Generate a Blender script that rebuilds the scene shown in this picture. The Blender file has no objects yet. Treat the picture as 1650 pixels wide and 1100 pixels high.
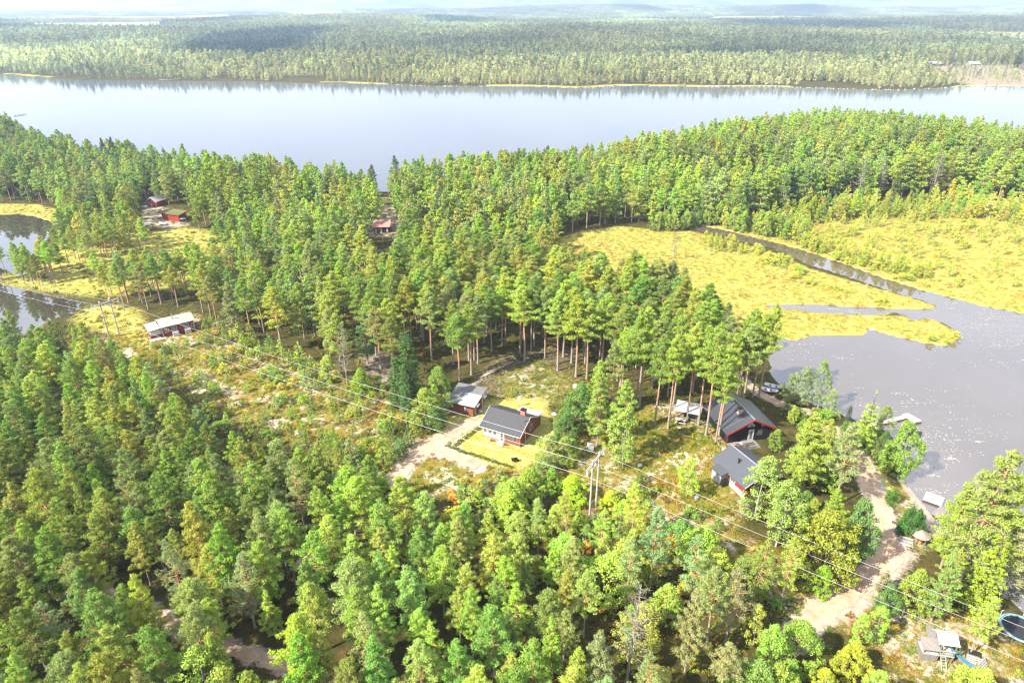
import bpy, math, random
import numpy as np
from mathutils import Vector, Matrix
R = math.radians
rng = np.random.default_rng(7)
random.seed(7)
scene = bpy.context.scene
COL = scene.collection

# ------------------------------------------------------------------ camera maths (sizes in the photo's pixels, 1650 x 1100)
CAMH = 66.0
PITCH = math.atan(545 / 1100)
CP, SP = math.cos(PITCH), math.sin(PITCH)
F = 1100.0
def proj(x, y, z):
    x = np.asarray(x, float); y = np.asarray(y, float); z = np.asarray(z, float)
    w = CAMH - z
    dep = y * CP + w * SP
    dep = np.where(dep < 0.5, 0.5, dep)
    return 825 + F * x / dep, 550 + F * (w * CP - y * SP) / dep
def unp(px, py, z=0.0):
    k = (np.asarray(py, float) - 550) / F
    w = CAMH - z
    den = np.maximum(CP * k + SP, 0.004)
    y = w * (CP - k * SP) / den
    dep = y * CP + w * SP
    return (np.asarray(px, float) - 825) / F * dep, y
def poly(pts, z=0.0):
    a = np.array(pts, float)
    x, y = unp(a[:, 0], a[:, 1], z)
    return np.stack([x, y], 1)

def inside(P, x, y):
    x = np.asarray(x, float); y = np.asarray(y, float)
    r = np.zeros(x.shape, bool)
    n = len(P)
    for i in range(n):
        x0, y0 = P[i]; x1, y1 = P[(i + 1) % n]
        if y0 == y1: continue
        c = ((y0 > y) != (y1 > y)) & (x < (x1 - x0) * (y - y0) / (y1 - y0) + x0)
        r ^= c
    return r
def dist_seg(P, x, y, closed=True):
    d = np.full(np.shape(x), 1e9)
    n = len(P)
    for i in range(n if closed else n - 1):
        x0, y0 = P[i]; x1, y1 = P[(i + 1) % n]
        dx, dy = x1 - x0, y1 - y0
        L = dx * dx + dy * dy + 1e-9
        t = np.clip(((x - x0) * dx + (y - y0) * dy) / L, 0, 1)
        d = np.minimum(d, (x - x0 - t * dx) ** 2 + (y - y0 - t * dy) ** 2)
    return np.sqrt(d)
def sm(a, b, v):
    t = np.clip((v - a) / (b - a), 0, 1)
    return t * t * (3 - 2 * t)
def fn(x, y, s, seed=0):
    "cheap smooth pseudo noise, about -1..1"
    x = np.asarray(x, float) / s; y = np.asarray(y, float) / s
    r = np.random.default_rng(seed + 99)
    o = 0
    for k in range(6):
        a = r.uniform(0, 6.28); f = r.uniform(.6, 1.9)
        o = o + np.sin((x * math.cos(a) + y * math.sin(a)) * f + r.uniform(0, 6.28) + 1.3 * np.sin((y * math.cos(a) - x * math.sin(a)) * f * .7))
    return o / 3.2

# ------------------------------------------------------------------ water outlines
LAKE_NEAR = [(-900, 120), (-300, 165), (-60, 196), (0, 207), (30, 222), (60, 240), (110, 250), (200, 262), (300, 282), (400, 290), (500, 306), (560, 312), (640, 309),
             (700, 300), (800, 290), (900, 280), (1000, 262), (1100, 245), (1200, 226), (1300, 214), (1400, 210), (1500, 219), (1600, 238), (1650, 248), (1900, 300), (2600, 330)]
LAKE_FAR = [(2600, 150), (2200, 146), (1650, 140), (1550, 140), (1450, 145), (1350, 143), (1250, 140), (1150, 140), (1000, 138), (930, 142), (850, 139), (700, 139), (560, 134), (500, 134),
            (400, 131), (300, 131), (200, 130), (140, 129), (100, 128), (60, 124), (0, 119), (-200, 112), (-900, 95)]
POND = [(1108, 360), (1125, 362), (1160, 369), (1220, 383), (1290, 401), (1350, 421), (1420, 446), (1480, 465), (1530, 478), (1580, 492), (1650, 504), (1760, 520), (1900, 540), (2300, 560),
        (2500, 1400), (2100, 1300), (1900, 1130), (1750, 1045), (1690, 1010), (1650, 988), (1615, 962), (1600, 940), (1560, 892), (1512, 852), (1493, 822), (1470, 795), (1452, 770), (1450, 735),
        (1440, 705), (1405, 685), (1350, 668), (1320, 655), (1290, 645), (1262, 622), (1240, 606), (1238, 575), (1252, 545),
        (1262, 543), (1280, 549), (1300, 542), (1340, 538), (1392, 539), (1397, 527), (1440, 540), (1490, 552), (1520, 556), (1540, 552), (1549, 542), (1533, 527), (1502, 515), (1470, 517),
        (1455, 508), (1435, 502), (1425, 508), (1400, 508), (1360, 508), (1300, 503), (1238, 497), (1235, 492), (1280, 489), (1330, 491), (1380, 494), (1440, 496), (1500, 497), (1508, 493),
        (1470, 480), (1430, 468), (1400, 458), (1350, 441), (1300, 426), (1265, 409), (1240, 399), (1190, 388), (1150, 377.5), (1112, 370)]
PONDA = [(-500, 325), (-200, 336), (0, 346), (30, 344), (60, 349), (88, 358), (84, 378), (66, 400), (48, 425), (46, 440), (30, 446), (0, 432), (-60, 425), (-300, 420), (-500, 400)]
PONDB = [(-500, 425), (-200, 432), (-60, 448), (0, 458), (40, 466), (90, 476), (128, 483), (139, 490), (126, 499), (112, 512), (92, 512), (70, 522), (40, 540), (0, 552), (-200, 600), (-500, 620)]
WP = [poly(LAKE_NEAR + LAKE_FAR), poly(POND), poly(PONDA), poly(PONDB)]
# bog outlines
BOG1 = poly([(872, 396), (940, 375), (1000, 368), (1080, 372), (1112, 372), (1190, 392), (1265, 413), (1300, 432), (1400, 461), (1512, 492), (1508, 499), (1440, 500), (1420, 510), (1455, 508), (1502, 513), (1552, 540), (1520, 560), (1280, 552),
             (1240, 545), (1150, 560), (1080, 540), (1000, 470), (900, 420)], .4)
BOG2 = poly([(1120, 362), (1200, 366), (1260, 352), (1350, 345), (1450, 335), (1560, 330), (1650, 335), (2000, 340), (2400, 400), (2300, 565), (1900, 545), (1650, 506), (1580, 494), (1420, 448), (1290, 403), (1160, 371)], .4)
BOG3 = poly([(-200, 320), (0, 330), (60, 331), (95, 340), (100, 360), (88, 362), (60, 352), (0, 348), (-200, 340)], .4)
MEADOW = poly([(60, 420), (90, 392), (160, 384), (240, 378), (300, 368), (400, 378), (380, 420), (330, 450), (300, 478), (250, 470), (200, 480), (140, 478), (60, 468), (0, 458), (0, 436)], .5)
MEADOW2 = poly([(110, 512), (140, 492), (180, 490), (230, 500), (250, 540), (260, 565), (230, 570), (180, 545), (120, 530)], .5)
POWER = poly([(110, 560), (190, 540), (230, 535), (300, 500), (345, 520), (430, 555), (560, 600), (700, 650), (820, 720), (960, 700), (1040, 660), (1170, 670), (1200, 760), (1190, 860), (1300, 900), (1450, 960), (1650, 1020), (1650, 1180),
              (1500, 1100), (1320, 985), (1150, 930), (1000, 850), (880, 790), (720, 800), (640, 770), (520, 740), (400, 680), (330, 650), (250, 600), (160, 600)], 1)
GROVE = poly([(740, 660), (735, 610), (770, 560), (850, 540), (960, 540), (960, 640), (900, 670), (820, 650)], 1)
GRASS = poly([(735, 722), (700, 690), (716, 672), (790, 640), (880, 640), (890, 672), (905, 700), (862, 745), (845, 756), (812, 752), (770, 742)], 1)
BEACH = poly([(1395, 700), (1425, 760), (1440, 800), (1450, 850), (1440, 880), (1490, 890), (1515, 855), (1493, 820), (1470, 792), (1452, 772), (1425, 740)], .8)
BEACHSAND = poly([(1440, 758), (1462, 800), (1500, 860), (1530, 870), (1500, 820), (1470, 785), (1455, 765)], .5)
SHEDYARD = poly([(225, 340), (255, 330), (300, 350), (310, 366), (270, 372), (225, 368)], .8)
CABINYARD = poly([(570, 340), (600, 330), (660, 335), (690, 365), (665, 385), (590, 385), (560, 365)], .8)
HEATH2 = poly([(1000, 690), (1045, 655), (1160, 680), (1175, 740), (1165, 830), (1080, 810), (1000, 760)], 1)
PLAY = poly([(1420, 975), (1500, 960), (1640, 1000), (1660, 1110), (1430, 1110)], 1)
FARCLEAR = poly([(1490, 124), (1490, 107), (1660, 103), (1800, 112), (1800, 141), (1620, 139), (1560, 139)], 1)
FARROAD = poly([(1365, 106), (1450, 103), (1455, 106), (1365, 109)], 1)
# roads: (points, half width)
ROADS = {
 'driveway': ([(640, 772), (655, 748), (676, 730), (700, 712), (735, 695), (765, 680)], 1.25),
 'driveway_branch': ([(690, 722), (725, 730), (770, 750)], 1.0),
 'shore_road': ([(1275, 1030), (1310, 992), (1350, 965), (1400, 930), (1437, 890), (1426, 845), (1412, 800), (1400, 765), (1375, 718), (1345, 692)], 1.45),
 'footpath': ([(1165, 590), (1200, 612), (1225, 633), (1262, 650), (1300, 660)], .9),
 'forest_path': ([(90, 900), (125, 935), (180, 962), (240, 982), (310, 1022), (400, 1052), (480, 1075), (560, 1100)], .75),
 'wood_track': ([(480, 912), (515, 887), (550, 862), (590, 835)], .55),
 'grove_trail': ([(745, 650), (758, 622), (788, 596), (822, 580)], .3),
 'heath_track': ([(322, 596), (345, 612), (362, 627), (378, 640)], .55),
}
ROADW = {k: (poly(p, 1), w) for k, (p, w) in ROADS.items()}

def sdist(x, y):
    "distance to the shore, positive on land"
    d = np.full(np.shape(x), 1e9); ins = np.zeros(np.shape(x), bool)
    for P in WP:
        d = np.minimum(d, dist_seg(P, x, y)); ins |= inside(P, x, y)
    return np.where(ins, -d, d)

PROF = [
 (1500, 260, [0, 300, 600, 900, 1200, 1650], [3, 1, 4, 6, 3, 5]),
 (2300, 330, [-400, 0, 200, 350, 430, 520, 640, 740, 830, 1000, 1200, 1400, 1500, 1650, 2100], [4, 6, 3, 6, 14, 19, 19, 14, 2, 2, 4, 9, 17, 23, 23]),
 (4200, 560, [-400, 0, 250, 330, 500, 640, 760, 900, 1000, 1100, 1250, 1330, 1500, 1700, 2200], [20, 8, 2, 2, 18, 18, 24, 42, 44, 36, 44, 30, 34, 44, 40]),
 (7600, 900, [-400, 0, 60, 110, 190, 250, 310, 380, 460, 560, 700, 850, 950, 1100, 1250, 1400, 1650, 2200], [30, 30, 58, 72, 72, 78, 92, 94, 78, 76, 84, 90, 92, 102, 104, 98, 108, 104]),
]
HILLC = unp(1340, 265, 3)
def height(x, y, d=None):
    x = np.asarray(x, float); y = np.asarray(y, float)
    if d is None: d = sdist(x, y)
    land = 0.22 + 0.75 * (1 - np.exp(-np.maximum(d, 0) / 9)) + np.clip(d / 28, 0, 1) * (0.45 * fn(x, y, 17, 1) + .8 * fn(x, y, 47, 2) + .3)
    land = land + np.clip(d / 40, 0, 1) * 3.5 * np.exp(-((x - HILLC[0]) / 100) ** 2 - ((y - HILLC[1]) / 34) ** 2)
    land = np.maximum(land, .18 + np.clip(d / 8, 0, 1) * .35)
    bog = np.zeros(np.shape(x))
    for B in (BOG1, BOG2, BOG3):
        bb = np.where(inside(B, x, y), np.clip(dist_seg(B, x, y) / 4, 0, 1), 0)
        bog = np.maximum(bog, bb)
    land = land * (1 - bog) + bog * (0.3 + .06 * fn(x, y, 3, 5))
    px = 825 + 1100 * x / np.maximum(y, 1)
    far = sm(700, 1400, y)
    fz = 3 + 2.5 * fn(x, y, 260, 3)
    for yk, s, a, b in PROF:
        fz = fz + np.interp(px, a, b) * np.where(y < yk, np.exp(-((y - yk) / s) ** 2), np.exp(-((y - yk) / (s * (1.2 if yk < 7000 else 9))) ** 2))
    land = land + far * fz
    return np.where(d > 0, land, -0.06 - np.minimum(1.5, -d * .13))
def hz(x, y):
    return float(height(np.array([x]), np.array([y]))[0])
def G(px, py):
    "point of the ground that the photo shows at this pixel"
    z = .9
    for _ in range(4):
        x, y = unp(px, py, z)
        z = hz(float(x), float(y))
    return Vector((float(x), float(y), z))
def top_h(x, y, z0, pytop):
    k = (pytop - 550) / F
    w = y * (k * CP + SP) / (CP - k * SP)
    return CAMH - w - z0

# ------------------------------------------------------------------ materials
def mat(name):
    m = bpy.data.materials.new(name); m.use_nodes = True
    nt = m.node_tree
    for n in list(nt.nodes): nt.nodes.remove(n)
    return m, nt
def nd(nt, t, **k):
    n = nt.nodes.new(t)
    for a, b in k.items():
        if a.startswith('i_'): n.inputs[a[2:].replace('_', ' ')].default_value = b
        else: setattr(n, a, b)
    return n
def ramp(nt, fac, stops, interp='LINEAR'):
    r = nt.nodes.new('ShaderNodeValToRGB'); r.color_ramp.interpolation = interp
    e = r.color_ramp.elements
    while len(e) < len(stops): e.new(.5)
    for i, (p, c) in enumerate(stops):
        e[i].position = p; e[i].color = (*c, 1) if len(c) == 3 else c
    if fac is not None: nt.links.new(fac, r.inputs[0])
    return r.outputs[0]
def noise(nt, scale, detail=3, rough=.55, vec=None, out=0, dist=0):
    n = nt.nodes.new('ShaderNodeTexNoise'); n.inputs['Scale'].default_value = scale; n.inputs['Detail'].default_value = detail; n.inputs['Roughness'].default_value = rough
    n.inputs['Distortion'].default_value = dist
    if vec is not None: nt.links.new(vec, n.inputs['Vector'])
    return n.outputs[out]
def mixc(nt, fac, a, b, mode='MIX'):
    n = nt.nodes.new('ShaderNodeMix'); n.data_type = 'RGBA'; n.blend_type = mode
    for s, v in ((n.inputs[0], fac), (n.inputs[6], a), (n.inputs[7], b)):
        if hasattr(v, 'is_linked') or hasattr(v, 'node'): nt.links.new(v, s)
        elif isinstance(v, (int, float)): s.default_value = v
        else: s.default_value = (*v, 1)
    return n.outputs[2]
def mth(nt, op, a, b=None, c=None, clamp=False):
    n = nt.nodes.new('ShaderNodeMath'); n.operation = op; n.use_clamp = clamp
    for i, v in enumerate((a, b, c)):
        if v is None: continue
        if hasattr(v, 'node'): nt.links.new(v, n.inputs[i])
        else: n.inputs[i].default_value = v
    return n.outputs[0]
def out(nt, sh):
    o = nt.nodes.new('ShaderNodeOutputMaterial'); nt.links.new(sh, o.inputs['Surface'])
def bsdf(nt, col, rough=.8, spec=.3, metal=0, normal=None):
    b = nt.nodes.new('ShaderNodeBsdfPrincipled')
    if hasattr(col, 'node'): nt.links.new(col, b.inputs['Base Color'])
    else: b.inputs['Base Color'].default_value = (*col, 1)
    if hasattr(rough, 'node'): nt.links.new(rough, b.inputs['Roughness'])
    else: b.inputs['Roughness'].default_value = rough
    b.inputs['Specular IOR Level'].default_value = spec; b.inputs['Metallic'].default_value = metal
    if normal is not None: nt.links.new(normal, b.inputs['Normal'])
    return b.outputs[0]
def bump(nt, h, strength=.5, dist=.1):
    b = nt.nodes.new('ShaderNodeBump'); b.inputs['Strength'].default_value = strength; b.inputs['Distance'].default_value = dist
    nt.links.new(h, b.inputs['Height']); return b.outputs[0]
def wpos(nt):
    return nt.nodes.new('ShaderNodeNewGeometry').outputs['Position']
def opos(nt):
    return nt.nodes.new('ShaderNodeTexCoord').outputs['Object']

ALB = .62
def plain(name, c, rough=.7, var=.25, scale=4, spec=.3, metal=0, b=0):
    c = tuple(x * ALB for x in c)
    m, nt = mat(name)
    v = opos(nt)
    n = noise(nt, scale, 4, .6, v)
    col = mixc(nt, n, tuple(x * (1 - var) for x in c), tuple(min(1, x * (1 + var)) for x in c))
    nm = bump(nt, n, b, .05) if b else None
    out(nt, bsdf(nt, col, rough, spec, metal, nm)); return m
def planks(name, c, pitch=.14, var=.25, rough=.7, axis=0):
    c = tuple(x * ALB for x in c)
    m, nt = mat(name)
    v = opos(nt)
    sx = nt.nodes.new('ShaderNodeSeparateXYZ'); nt.links.new(v, sx.inputs[0])
    s = mth(nt, 'ADD', sx.outputs[0], sx.outputs[1]) if axis == 0 else sx.outputs[axis]
    f = mth(nt, 'FRACT', mth(nt, 'DIVIDE', s, pitch))
    gap = mth(nt, 'LESS_THAN', f, .12)
    cell = mth(nt, 'FLOOR', mth(nt, 'DIVIDE', s, pitch))
    w = nt.nodes.new('ShaderNodeTexWhiteNoise'); w.noise_dimensions = '1D'; nt.links.new(cell, w.inputs['W'])
    n = noise(nt, 3, 4, .6, v)
    k = mth(nt, 'MULTIPLY', mth(nt, 'ADD', w.outputs[0], n), .5)
    col = mixc(nt, k, tuple(x * (1 - var) for x in c), tuple(min(1, x * (1 + var)) for x in c))
    col = mixc(nt, mth(nt, 'MULTIPLY', gap, .6), col, tuple(x * .3 for x in c))
    out(nt, bsdf(nt, col, rough, .25, 0, bump(nt, mth(nt, 'SUBTRACT', 1, gap), .4, .02))); return m
def tiles(name, c, sx=.3, sy=.35, var=.2, rough=.5, mortar=.35):
    c = tuple(x * ALB for x in c)
    m, nt = mat(name)
    v = opos(nt)
    b = nt.nodes.new('ShaderNodeTexBrick'); nt.links.new(v, b.inputs['Vector'])
    b.inputs['Scale'].default_value = 1; b.inputs['Brick Width'].default_value = sx; b.inputs['Row Height'].default_value = sy; b.inputs['Mortar Size'].default_value = .035
    b.inputs['Color1'].default_value = (*[x * (1 - var) for x in c], 1); b.inputs['Color2'].default_value = (*[x * (1 + var) for x in c], 1); b.inputs['Mortar'].default_value = (*[x * mortar for x in c], 1)
    n = noise(nt, 1.2, 4, .6, v)
    col = mixc(nt, .5, b.outputs[0], mixc(nt, n, tuple(x * .7 for x in c), tuple(x * 1.3 for x in c)))
    out(nt, bsdf(nt, col, rough, .4)); return m

# foliage: colour comes from the plant's own "tint" property / instance attribute
def foliage(name, var=.33, trans=.28, sc=.9, gloss=.0):
    m, nt = mat(name)
    a = nd(nt, 'ShaderNodeAttribute', attribute_type='INSTANCER', attribute_name='tint')
    n = noise(nt, sc, 3, .6, wpos(nt))
    g = nd(nt, 'ShaderNodeNewGeometry')
    n2 = mth(nt, 'MULTIPLY', g.outputs['Random Per Island'], .5)
    k = mth(nt, 'ADD', mth(nt, 'MULTIPLY', mth(nt, 'ADD', n, n2), 2 * var), 1 - var * 1.5)
    h = nt.nodes.new('ShaderNodeHueSaturation'); nt.links.new(a.outputs['Color'], h.inputs['Color']); nt.links.new(k, h.inputs['Value'])
    nt.links.new(mth(nt, 'ADD', mth(nt, 'MULTIPLY', n, .03), .485), h.inputs['Hue'])
    d = nt.nodes.new('ShaderNodeBsdfDiffuse'); t = nt.nodes.new('ShaderNodeBsdfTranslucent')
    nt.links.new(h.outputs[0], d.inputs[0]); nt.links.new(h.outputs[0], t.inputs[0])
    x = nt.nodes.new('ShaderNodeMixShader'); x.inputs[0].default_value = trans
    nt.links.new(d.outputs[0], x.inputs[1]); nt.links.new(t.outputs[0], x.inputs[2])
    out(nt, x.outputs[0]); return m
M = {}
M['needles'] = foliage('needles')
M['leaves'] = foliage('leaves', .35, .3, 1.3)
def bark(name, low, up, a, b):
    m, nt = mat(name)
    tc = nt.nodes.new('ShaderNodeTexCoord'); s = nt.nodes.new('ShaderNodeSeparateXYZ'); nt.links.new(tc.outputs['Object'], s.inputs[0])
    n = noise(nt, 5, 3, .6, tc.outputs['Object'])
    z = mth(nt, 'ADD', mth(nt, 'DIVIDE', s.outputs[2], 15), mth(nt, 'MULTIPLY', mth(nt, 'SUBTRACT', n, .5), .25))
    col = ramp(nt, z, [(a, low), (b, up)])
    col = mixc(nt, n, col, tuple(x * .5 for x in low))
    out(nt, bsdf(nt, col, .9, .1)); return m
M['pine_bark'] = bark('pine_bark', (.30, .25, .20), (.62, .27, .11), .15, .5)
M['birch_bark'] = bark('birch_bark', (.36, .34, .30), (.26, .24, .18), .1, .6)
M['spruce_bark'] = bark('spruce_bark', (.11, .08, .06), (.14, .10, .07), .2, .8)
M['dead_wood'] = plain('dead_wood', (.34, .30, .25), .9)

# ground
def ground_mat():
    m, nt = mat('ground')
    p = wpos(nt)
    a1 = nd(nt, 'ShaderNodeAttribute', attribute_name='mask_a'); a2 = nd(nt, 'ShaderNodeAttribute', attribute_name='mask_b')
    s1 = nt.nodes.new('ShaderNodeSeparateColor'); s2 = nt.nodes.new('ShaderNodeSeparateColor')
    nt.links.new(a1.outputs['Color'], s1.inputs[0]); nt.links.new(a2.outputs['Color'], s2.inputs[0])
    nb = noise(nt, .12, 5, .65, p); nm_ = noise(nt, .55, 5, .7, p); nf = noise(nt, 2.6, 4, .7, p)
    v = nt.nodes.new('ShaderNodeVectorMath'); v.operation = 'MULTIPLY'; v.inputs[1].default_value = (.35, 1.3, 1); nt.links.new(p, v.inputs[0])
    ns = noise(nt, .45, 5, .7, v.outputs[0], dist=.6)
    floor = ramp(nt, nm_, [(.3, (.05, .045, .015)), (.5, (.09, .085, .022)), (.62, (.14, .10, .035)), (.75, (.20, .15, .08))])
    heath = ramp(nt, nm_, [(.28, (.07, .09, .015)), (.42, (.20, .22, .03)), (.50, (.42, .27, .05)), (.57, (.30, .28, .06)), (.63, (.62, .52, .36)), (.75, (.8, .72, .6))])
    heath = mixc(nt, mth(nt, 'MULTIPLY', nf, .6), heath, (.15, .15, .03))
    nl = noise(nt, .21, 5, .75, p)
    heath = mixc(nt, ramp(nt, nl, [(.53, (0,) * 3), (.63, (.85,) * 3)]), heath, (.80, .70, .56))
    bog = ramp(nt, ns, [(.25, (.33, .33, .06)), (.42, (.48, .43, .08)), (.52, (.58, .51, .13)), (.62, (.52, .44, .09)), (.74, (.42, .29, .08))])
    bog = mixc(nt, ramp(nt, nf, [(.45, (0, 0, 0)), (.7, (.55, .55, .55))]), bog, (.62, .52, .16))
    lawn = ramp(nt, nm_, [(.3, (.44, .47, .08)), (.5, (.60, .56, .14)), (.7, (.76, .64, .30))])
    sand = ramp(nt, nm_, [(.3, (.42, .30, .20)), (.5, (.60, .49, .38)), (.7, (.72, .62, .50))])
    rock = ramp(nt, nm_, [(.35, (.16, .10, .06)), (.5, (.34, .27, .2)), (.65, (.52, .46, .38))])
    bog = mixc(nt, ramp(nt, nb, [(.42, (0,) * 3), (.6, (.5,) * 3)]), bog, (.34, .36, .06))
    def thr(mk, lo=.35, w=.25):
        k = mth(nt, 'ADD', mk, mth(nt, 'MULTIPLY', mth(nt, 'SUBTRACT', nf, .5), .9))
        return mth(nt, 'DIVIDE', mth(nt, 'SUBTRACT', k, lo), w, clamp=True)
    c = mixc(nt, thr(s1.outputs[1]), floor, heath)
    c = mixc(nt, thr(s2.outputs[0]), c, rock)
    c = mixc(nt, thr(s1.outputs[2]), c, bog)
    c = mixc(nt, thr(s2.outputs[1]), c, lawn)
    c = mixc(nt, thr(s1.outputs[0]), c, sand)
    c = mixc(nt, s2.outputs[2], c, ramp(nt, noise(nt, .004, 5, .6, p), [(.35, (.32, .30, .10)), (.6, (.5, .44, .2))]))
    c = mixc(nt, .35, c, mixc(nt, nb, mixc(nt, .5, c, (0, 0, 0)), c), 'MIX')
    c = mixc(nt, 1.0, c, (.55, .55, .55), 'MULTIPLY')
    out(nt, bsdf(nt, c, .95, .05, 0, bump(nt, nf, .6, .25))); return m
M['ground'] = ground_mat()
def water_mat(name, base, rip, rstr, rough, ior=1.33):
    m, nt = mat(name)
    p = wpos(nt)
    v = nt.nodes.new('ShaderNodeVectorMath'); v.operation = 'MULTIPLY'; v.inputs[1].default_value = (1, .55, 1); nt.links.new(p, v.inputs[0])
    n = noise(nt, rip, 3, .5, v.outputs[0])
    big = noise(nt, .013, 2, .5, v.outputs[0])
    b = nt.nodes.new('ShaderNodeBsdfPrincipled')
    c = mixc(nt, big, tuple(x * .85 for x in base), tuple(x * 1.15 for x in base))
    nt.links.new(c, b.inputs['Base Color']); b.inputs['Roughness'].default_value = rough; b.inputs['IOR'].default_value = ior
    bm = nt.nodes.new('ShaderNodeBump'); bm.inputs['Distance'].default_value = .1; nt.links.new(n, bm.inputs['Height'])
    nt.links.new(mth(nt, 'MULTIPLY', ramp(nt, big, [(.35, (.3,) * 3), (.65, (1,) * 3)]), rstr), bm.inputs['Strength'])
    nt.links.new(bm.outputs[0], b.inputs['Normal'])
    out(nt, b.outputs[0]); return m
M['lake'] = water_mat('lake_water', (.058, .070, .088), .9, .22, .08, 1.16)
M['pond'] = water_mat('pond_water', (.074, .058, .042), .7, .03, .03, 2.3)
M['pool'] = water_mat('bog_pool_water', (.03, .025, .02), .7, .02, .02, 2.3)

# ------------------------------------------------------------------ mesh builder
class MB:
    def __init__(s): s.v = []; s.f = []; s.m = []; s.n = 0
    def add(s, v, f, mi=0):
        s.v.extend([tuple(p) for p in v]); s.f.extend([tuple(i + s.n for i in q) for q in f]); s.m.extend([mi] * len(f)); s.n += len(v)
    def box(s, x0, y0, z0, x1, y1, z1, mi=0):
        s.add([(x0, y0, z0), (x1, y0, z0), (x1, y1, z0), (x0, y1, z0), (x0, y0, z1), (x1, y0, z1), (x1, y1, z1), (x0, y1, z1)],
              [(0, 3, 2, 1), (4, 5, 6, 7), (0, 1, 5, 4), (1, 2, 6, 5), (2, 3, 7, 6), (3, 0, 4, 7)], mi)
    def slab(s, q, t, mi=0):
        "four corners (ccw from above), extruded downward by t"
        q = [Vector(p) for p in q]; n = (q[1] - q[0]).cross(q[3] - q[0]).normalized() * t
        s.add([*q, *[p - n for p in q]], [(0, 1, 2, 3), (7, 6, 5, 4), (0, 4, 5, 1), (1, 5, 6, 2), (2, 6, 7, 3), (3, 7, 4, 0)], mi)
    def prism(s, pts, y0, y1, mi=0):
        "outline in xz extruded along y"
        n = len(pts)
        v = [(x, y0, z) for x, z in pts] + [(x, y1, z) for x, z in pts]
        s.add(v, [tuple(range(n)), tuple(range(2 * n - 1, n - 1, -1))] + [(i, i + n, (i + 1) % n + n, (i + 1) % n) for i in range(n)], mi)
    def flat(s, pts, z0, z1, mi=0):
        "outline in xy extruded along z (ccw)"
        n = len(pts)
        v = [(x, y, z0) for x, y in pts] + [(x, y, z1) for x, y in pts]
        s.add(v, [tuple(range(n - 1, -1, -1)), tuple(range(n, 2 * n))] + [(i, (i + 1) % n, (i + 1) % n + n, i + n) for i in range(n)], mi)
    def tube(s, pts, rad, k=6, mi=0, cap=True):
        pts = [Vector(p) for p in pts]
        if not hasattr(rad, '__len__'): rad = [rad] * len(pts)
        v = []; f = []
        for i, p in enumerate(pts):
            t = (pts[min(i + 1, len(pts) - 1)] - pts[max(i - 1, 0)])
            if t.length < 1e-6: t = Vector((0, 0, 1))
            t.normalize()
            a = t.cross(Vector((1, 0, 0)) if abs(t.x) < .8 else Vector((0, 1, 0))).normalized(); b = t.cross(a)
            for j in range(k):
                an = 2 * math.pi * j / k
                v.append(p + (a * math.cos(an) + b * math.sin(an)) * rad[i])
        for i in range(len(pts) - 1):
            for j in range(k):
                f.append((i * k + j, i * k + (j + 1) % k, (i + 1) * k + (j + 1) % k, (i + 1) * k + j))
        if cap: f.append(tuple(range(k - 1, -1, -1))); f.append(tuple((len(pts) - 1) * k + j for j in range(k)))
        s.add(v, f, mi)
    def tufts(s, C, Rr, n, L, W, g, up=.3, mi=0, out_=1.0, flatk=.65):
        C = np.asarray(C, float).reshape(-1, 3); Rr = np.asarray(Rr, float)
        if Rr.ndim == 1: Rr = np.repeat(Rr[:, None], 3, 1) if len(Rr) == len(C) else np.tile(Rr, (len(C), 1))
        if len(Rr) != len(C): Rr = np.repeat(Rr[:1], len(C), 0)
        N = len(C) * n
        c = np.repeat(C, n, 0); r = np.repeat(Rr, n, 0)
        d = g.normal(size=(N, 3)); d /= np.linalg.norm(d, axis=1)[:, None]
        u = g.uniform(.15, 1, (N, 1)) ** .5
        p = c + d * r * u
        o = d * out_ + np.array([0, 0, up]) + g.normal(size=(N, 3)) * .45
        o /= np.linalg.norm(o, axis=1)[:, None]
        nn = d * 1.0 + np.array([0, 0, .45]) + g.normal(size=(N, 3)) * .45; nn /= np.linalg.norm(nn, axis=1)[:, None]
        tang = g.uniform(size=(N, 1)) < flatk
        o2 = o + g.normal(size=(N, 3)) * .8; o2 -= nn * (o2 * nn).sum(1)[:, None]; o2 /= np.linalg.norm(o2, axis=1)[:, None] + 1e-9
        o = np.where(tang, o2, o)
        e = np.cross(o, np.where(tang, nn, g.normal(size=(N, 3)))); e /= np.linalg.norm(e, axis=1)[:, None] + 1e-9
        l = L * g.uniform(.6, 1.25, (N, 1)); w = W * g.uniform(.7, 1.3, (N, 1))
        v = np.stack([p - o * l * .5 - e * w * .5, p - o * l * .3 + e * w * .5, p + o * l * .5], 1).reshape(-1, 3)
        b = s.n
        s.v.extend(map(tuple, v.tolist())); s.f.extend([(b + 3 * i, b + 3 * i + 1, b + 3 * i + 2) for i in range(N)]); s.m.extend([mi] * N); s.n += 3 * N
    def mesh(s, name, mats, smooth=False):
        me = bpy.data.meshes.new(name); me.from_pydata(s.v, [], s.f)
        if not isinstance(mats, (list, tuple)): mats = [mats]
        for m in mats: me.materials.append(M[m] if isinstance(m, str) else m)
        if len(mats) > 1: me.polygons.foreach_set('material_index', s.m)
        if smooth: me.polygons.foreach_set('use_smooth', [True] * len(me.polygons))
        me.update(); return me
    def obj(s, name, mats, parent=None, smooth=False, bevel=0):
        o = bpy.data.objects.new(name, s.mesh(name, mats, smooth)); COL.objects.link(o)
        if parent is not None: o.parent = parent
        if bevel:
            b = o.modifiers.new('edge', 'BEVEL'); b.width = bevel; b.segments = 1; b.limit_method = 'ANGLE'
        return o
def tag(o, label=None, cat=None, group=None, kind=None):
    if label: o['label'] = label
    if cat: o['category'] = cat
    if group: o['group'] = group
    if kind: o['kind'] = kind
    return o
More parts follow.
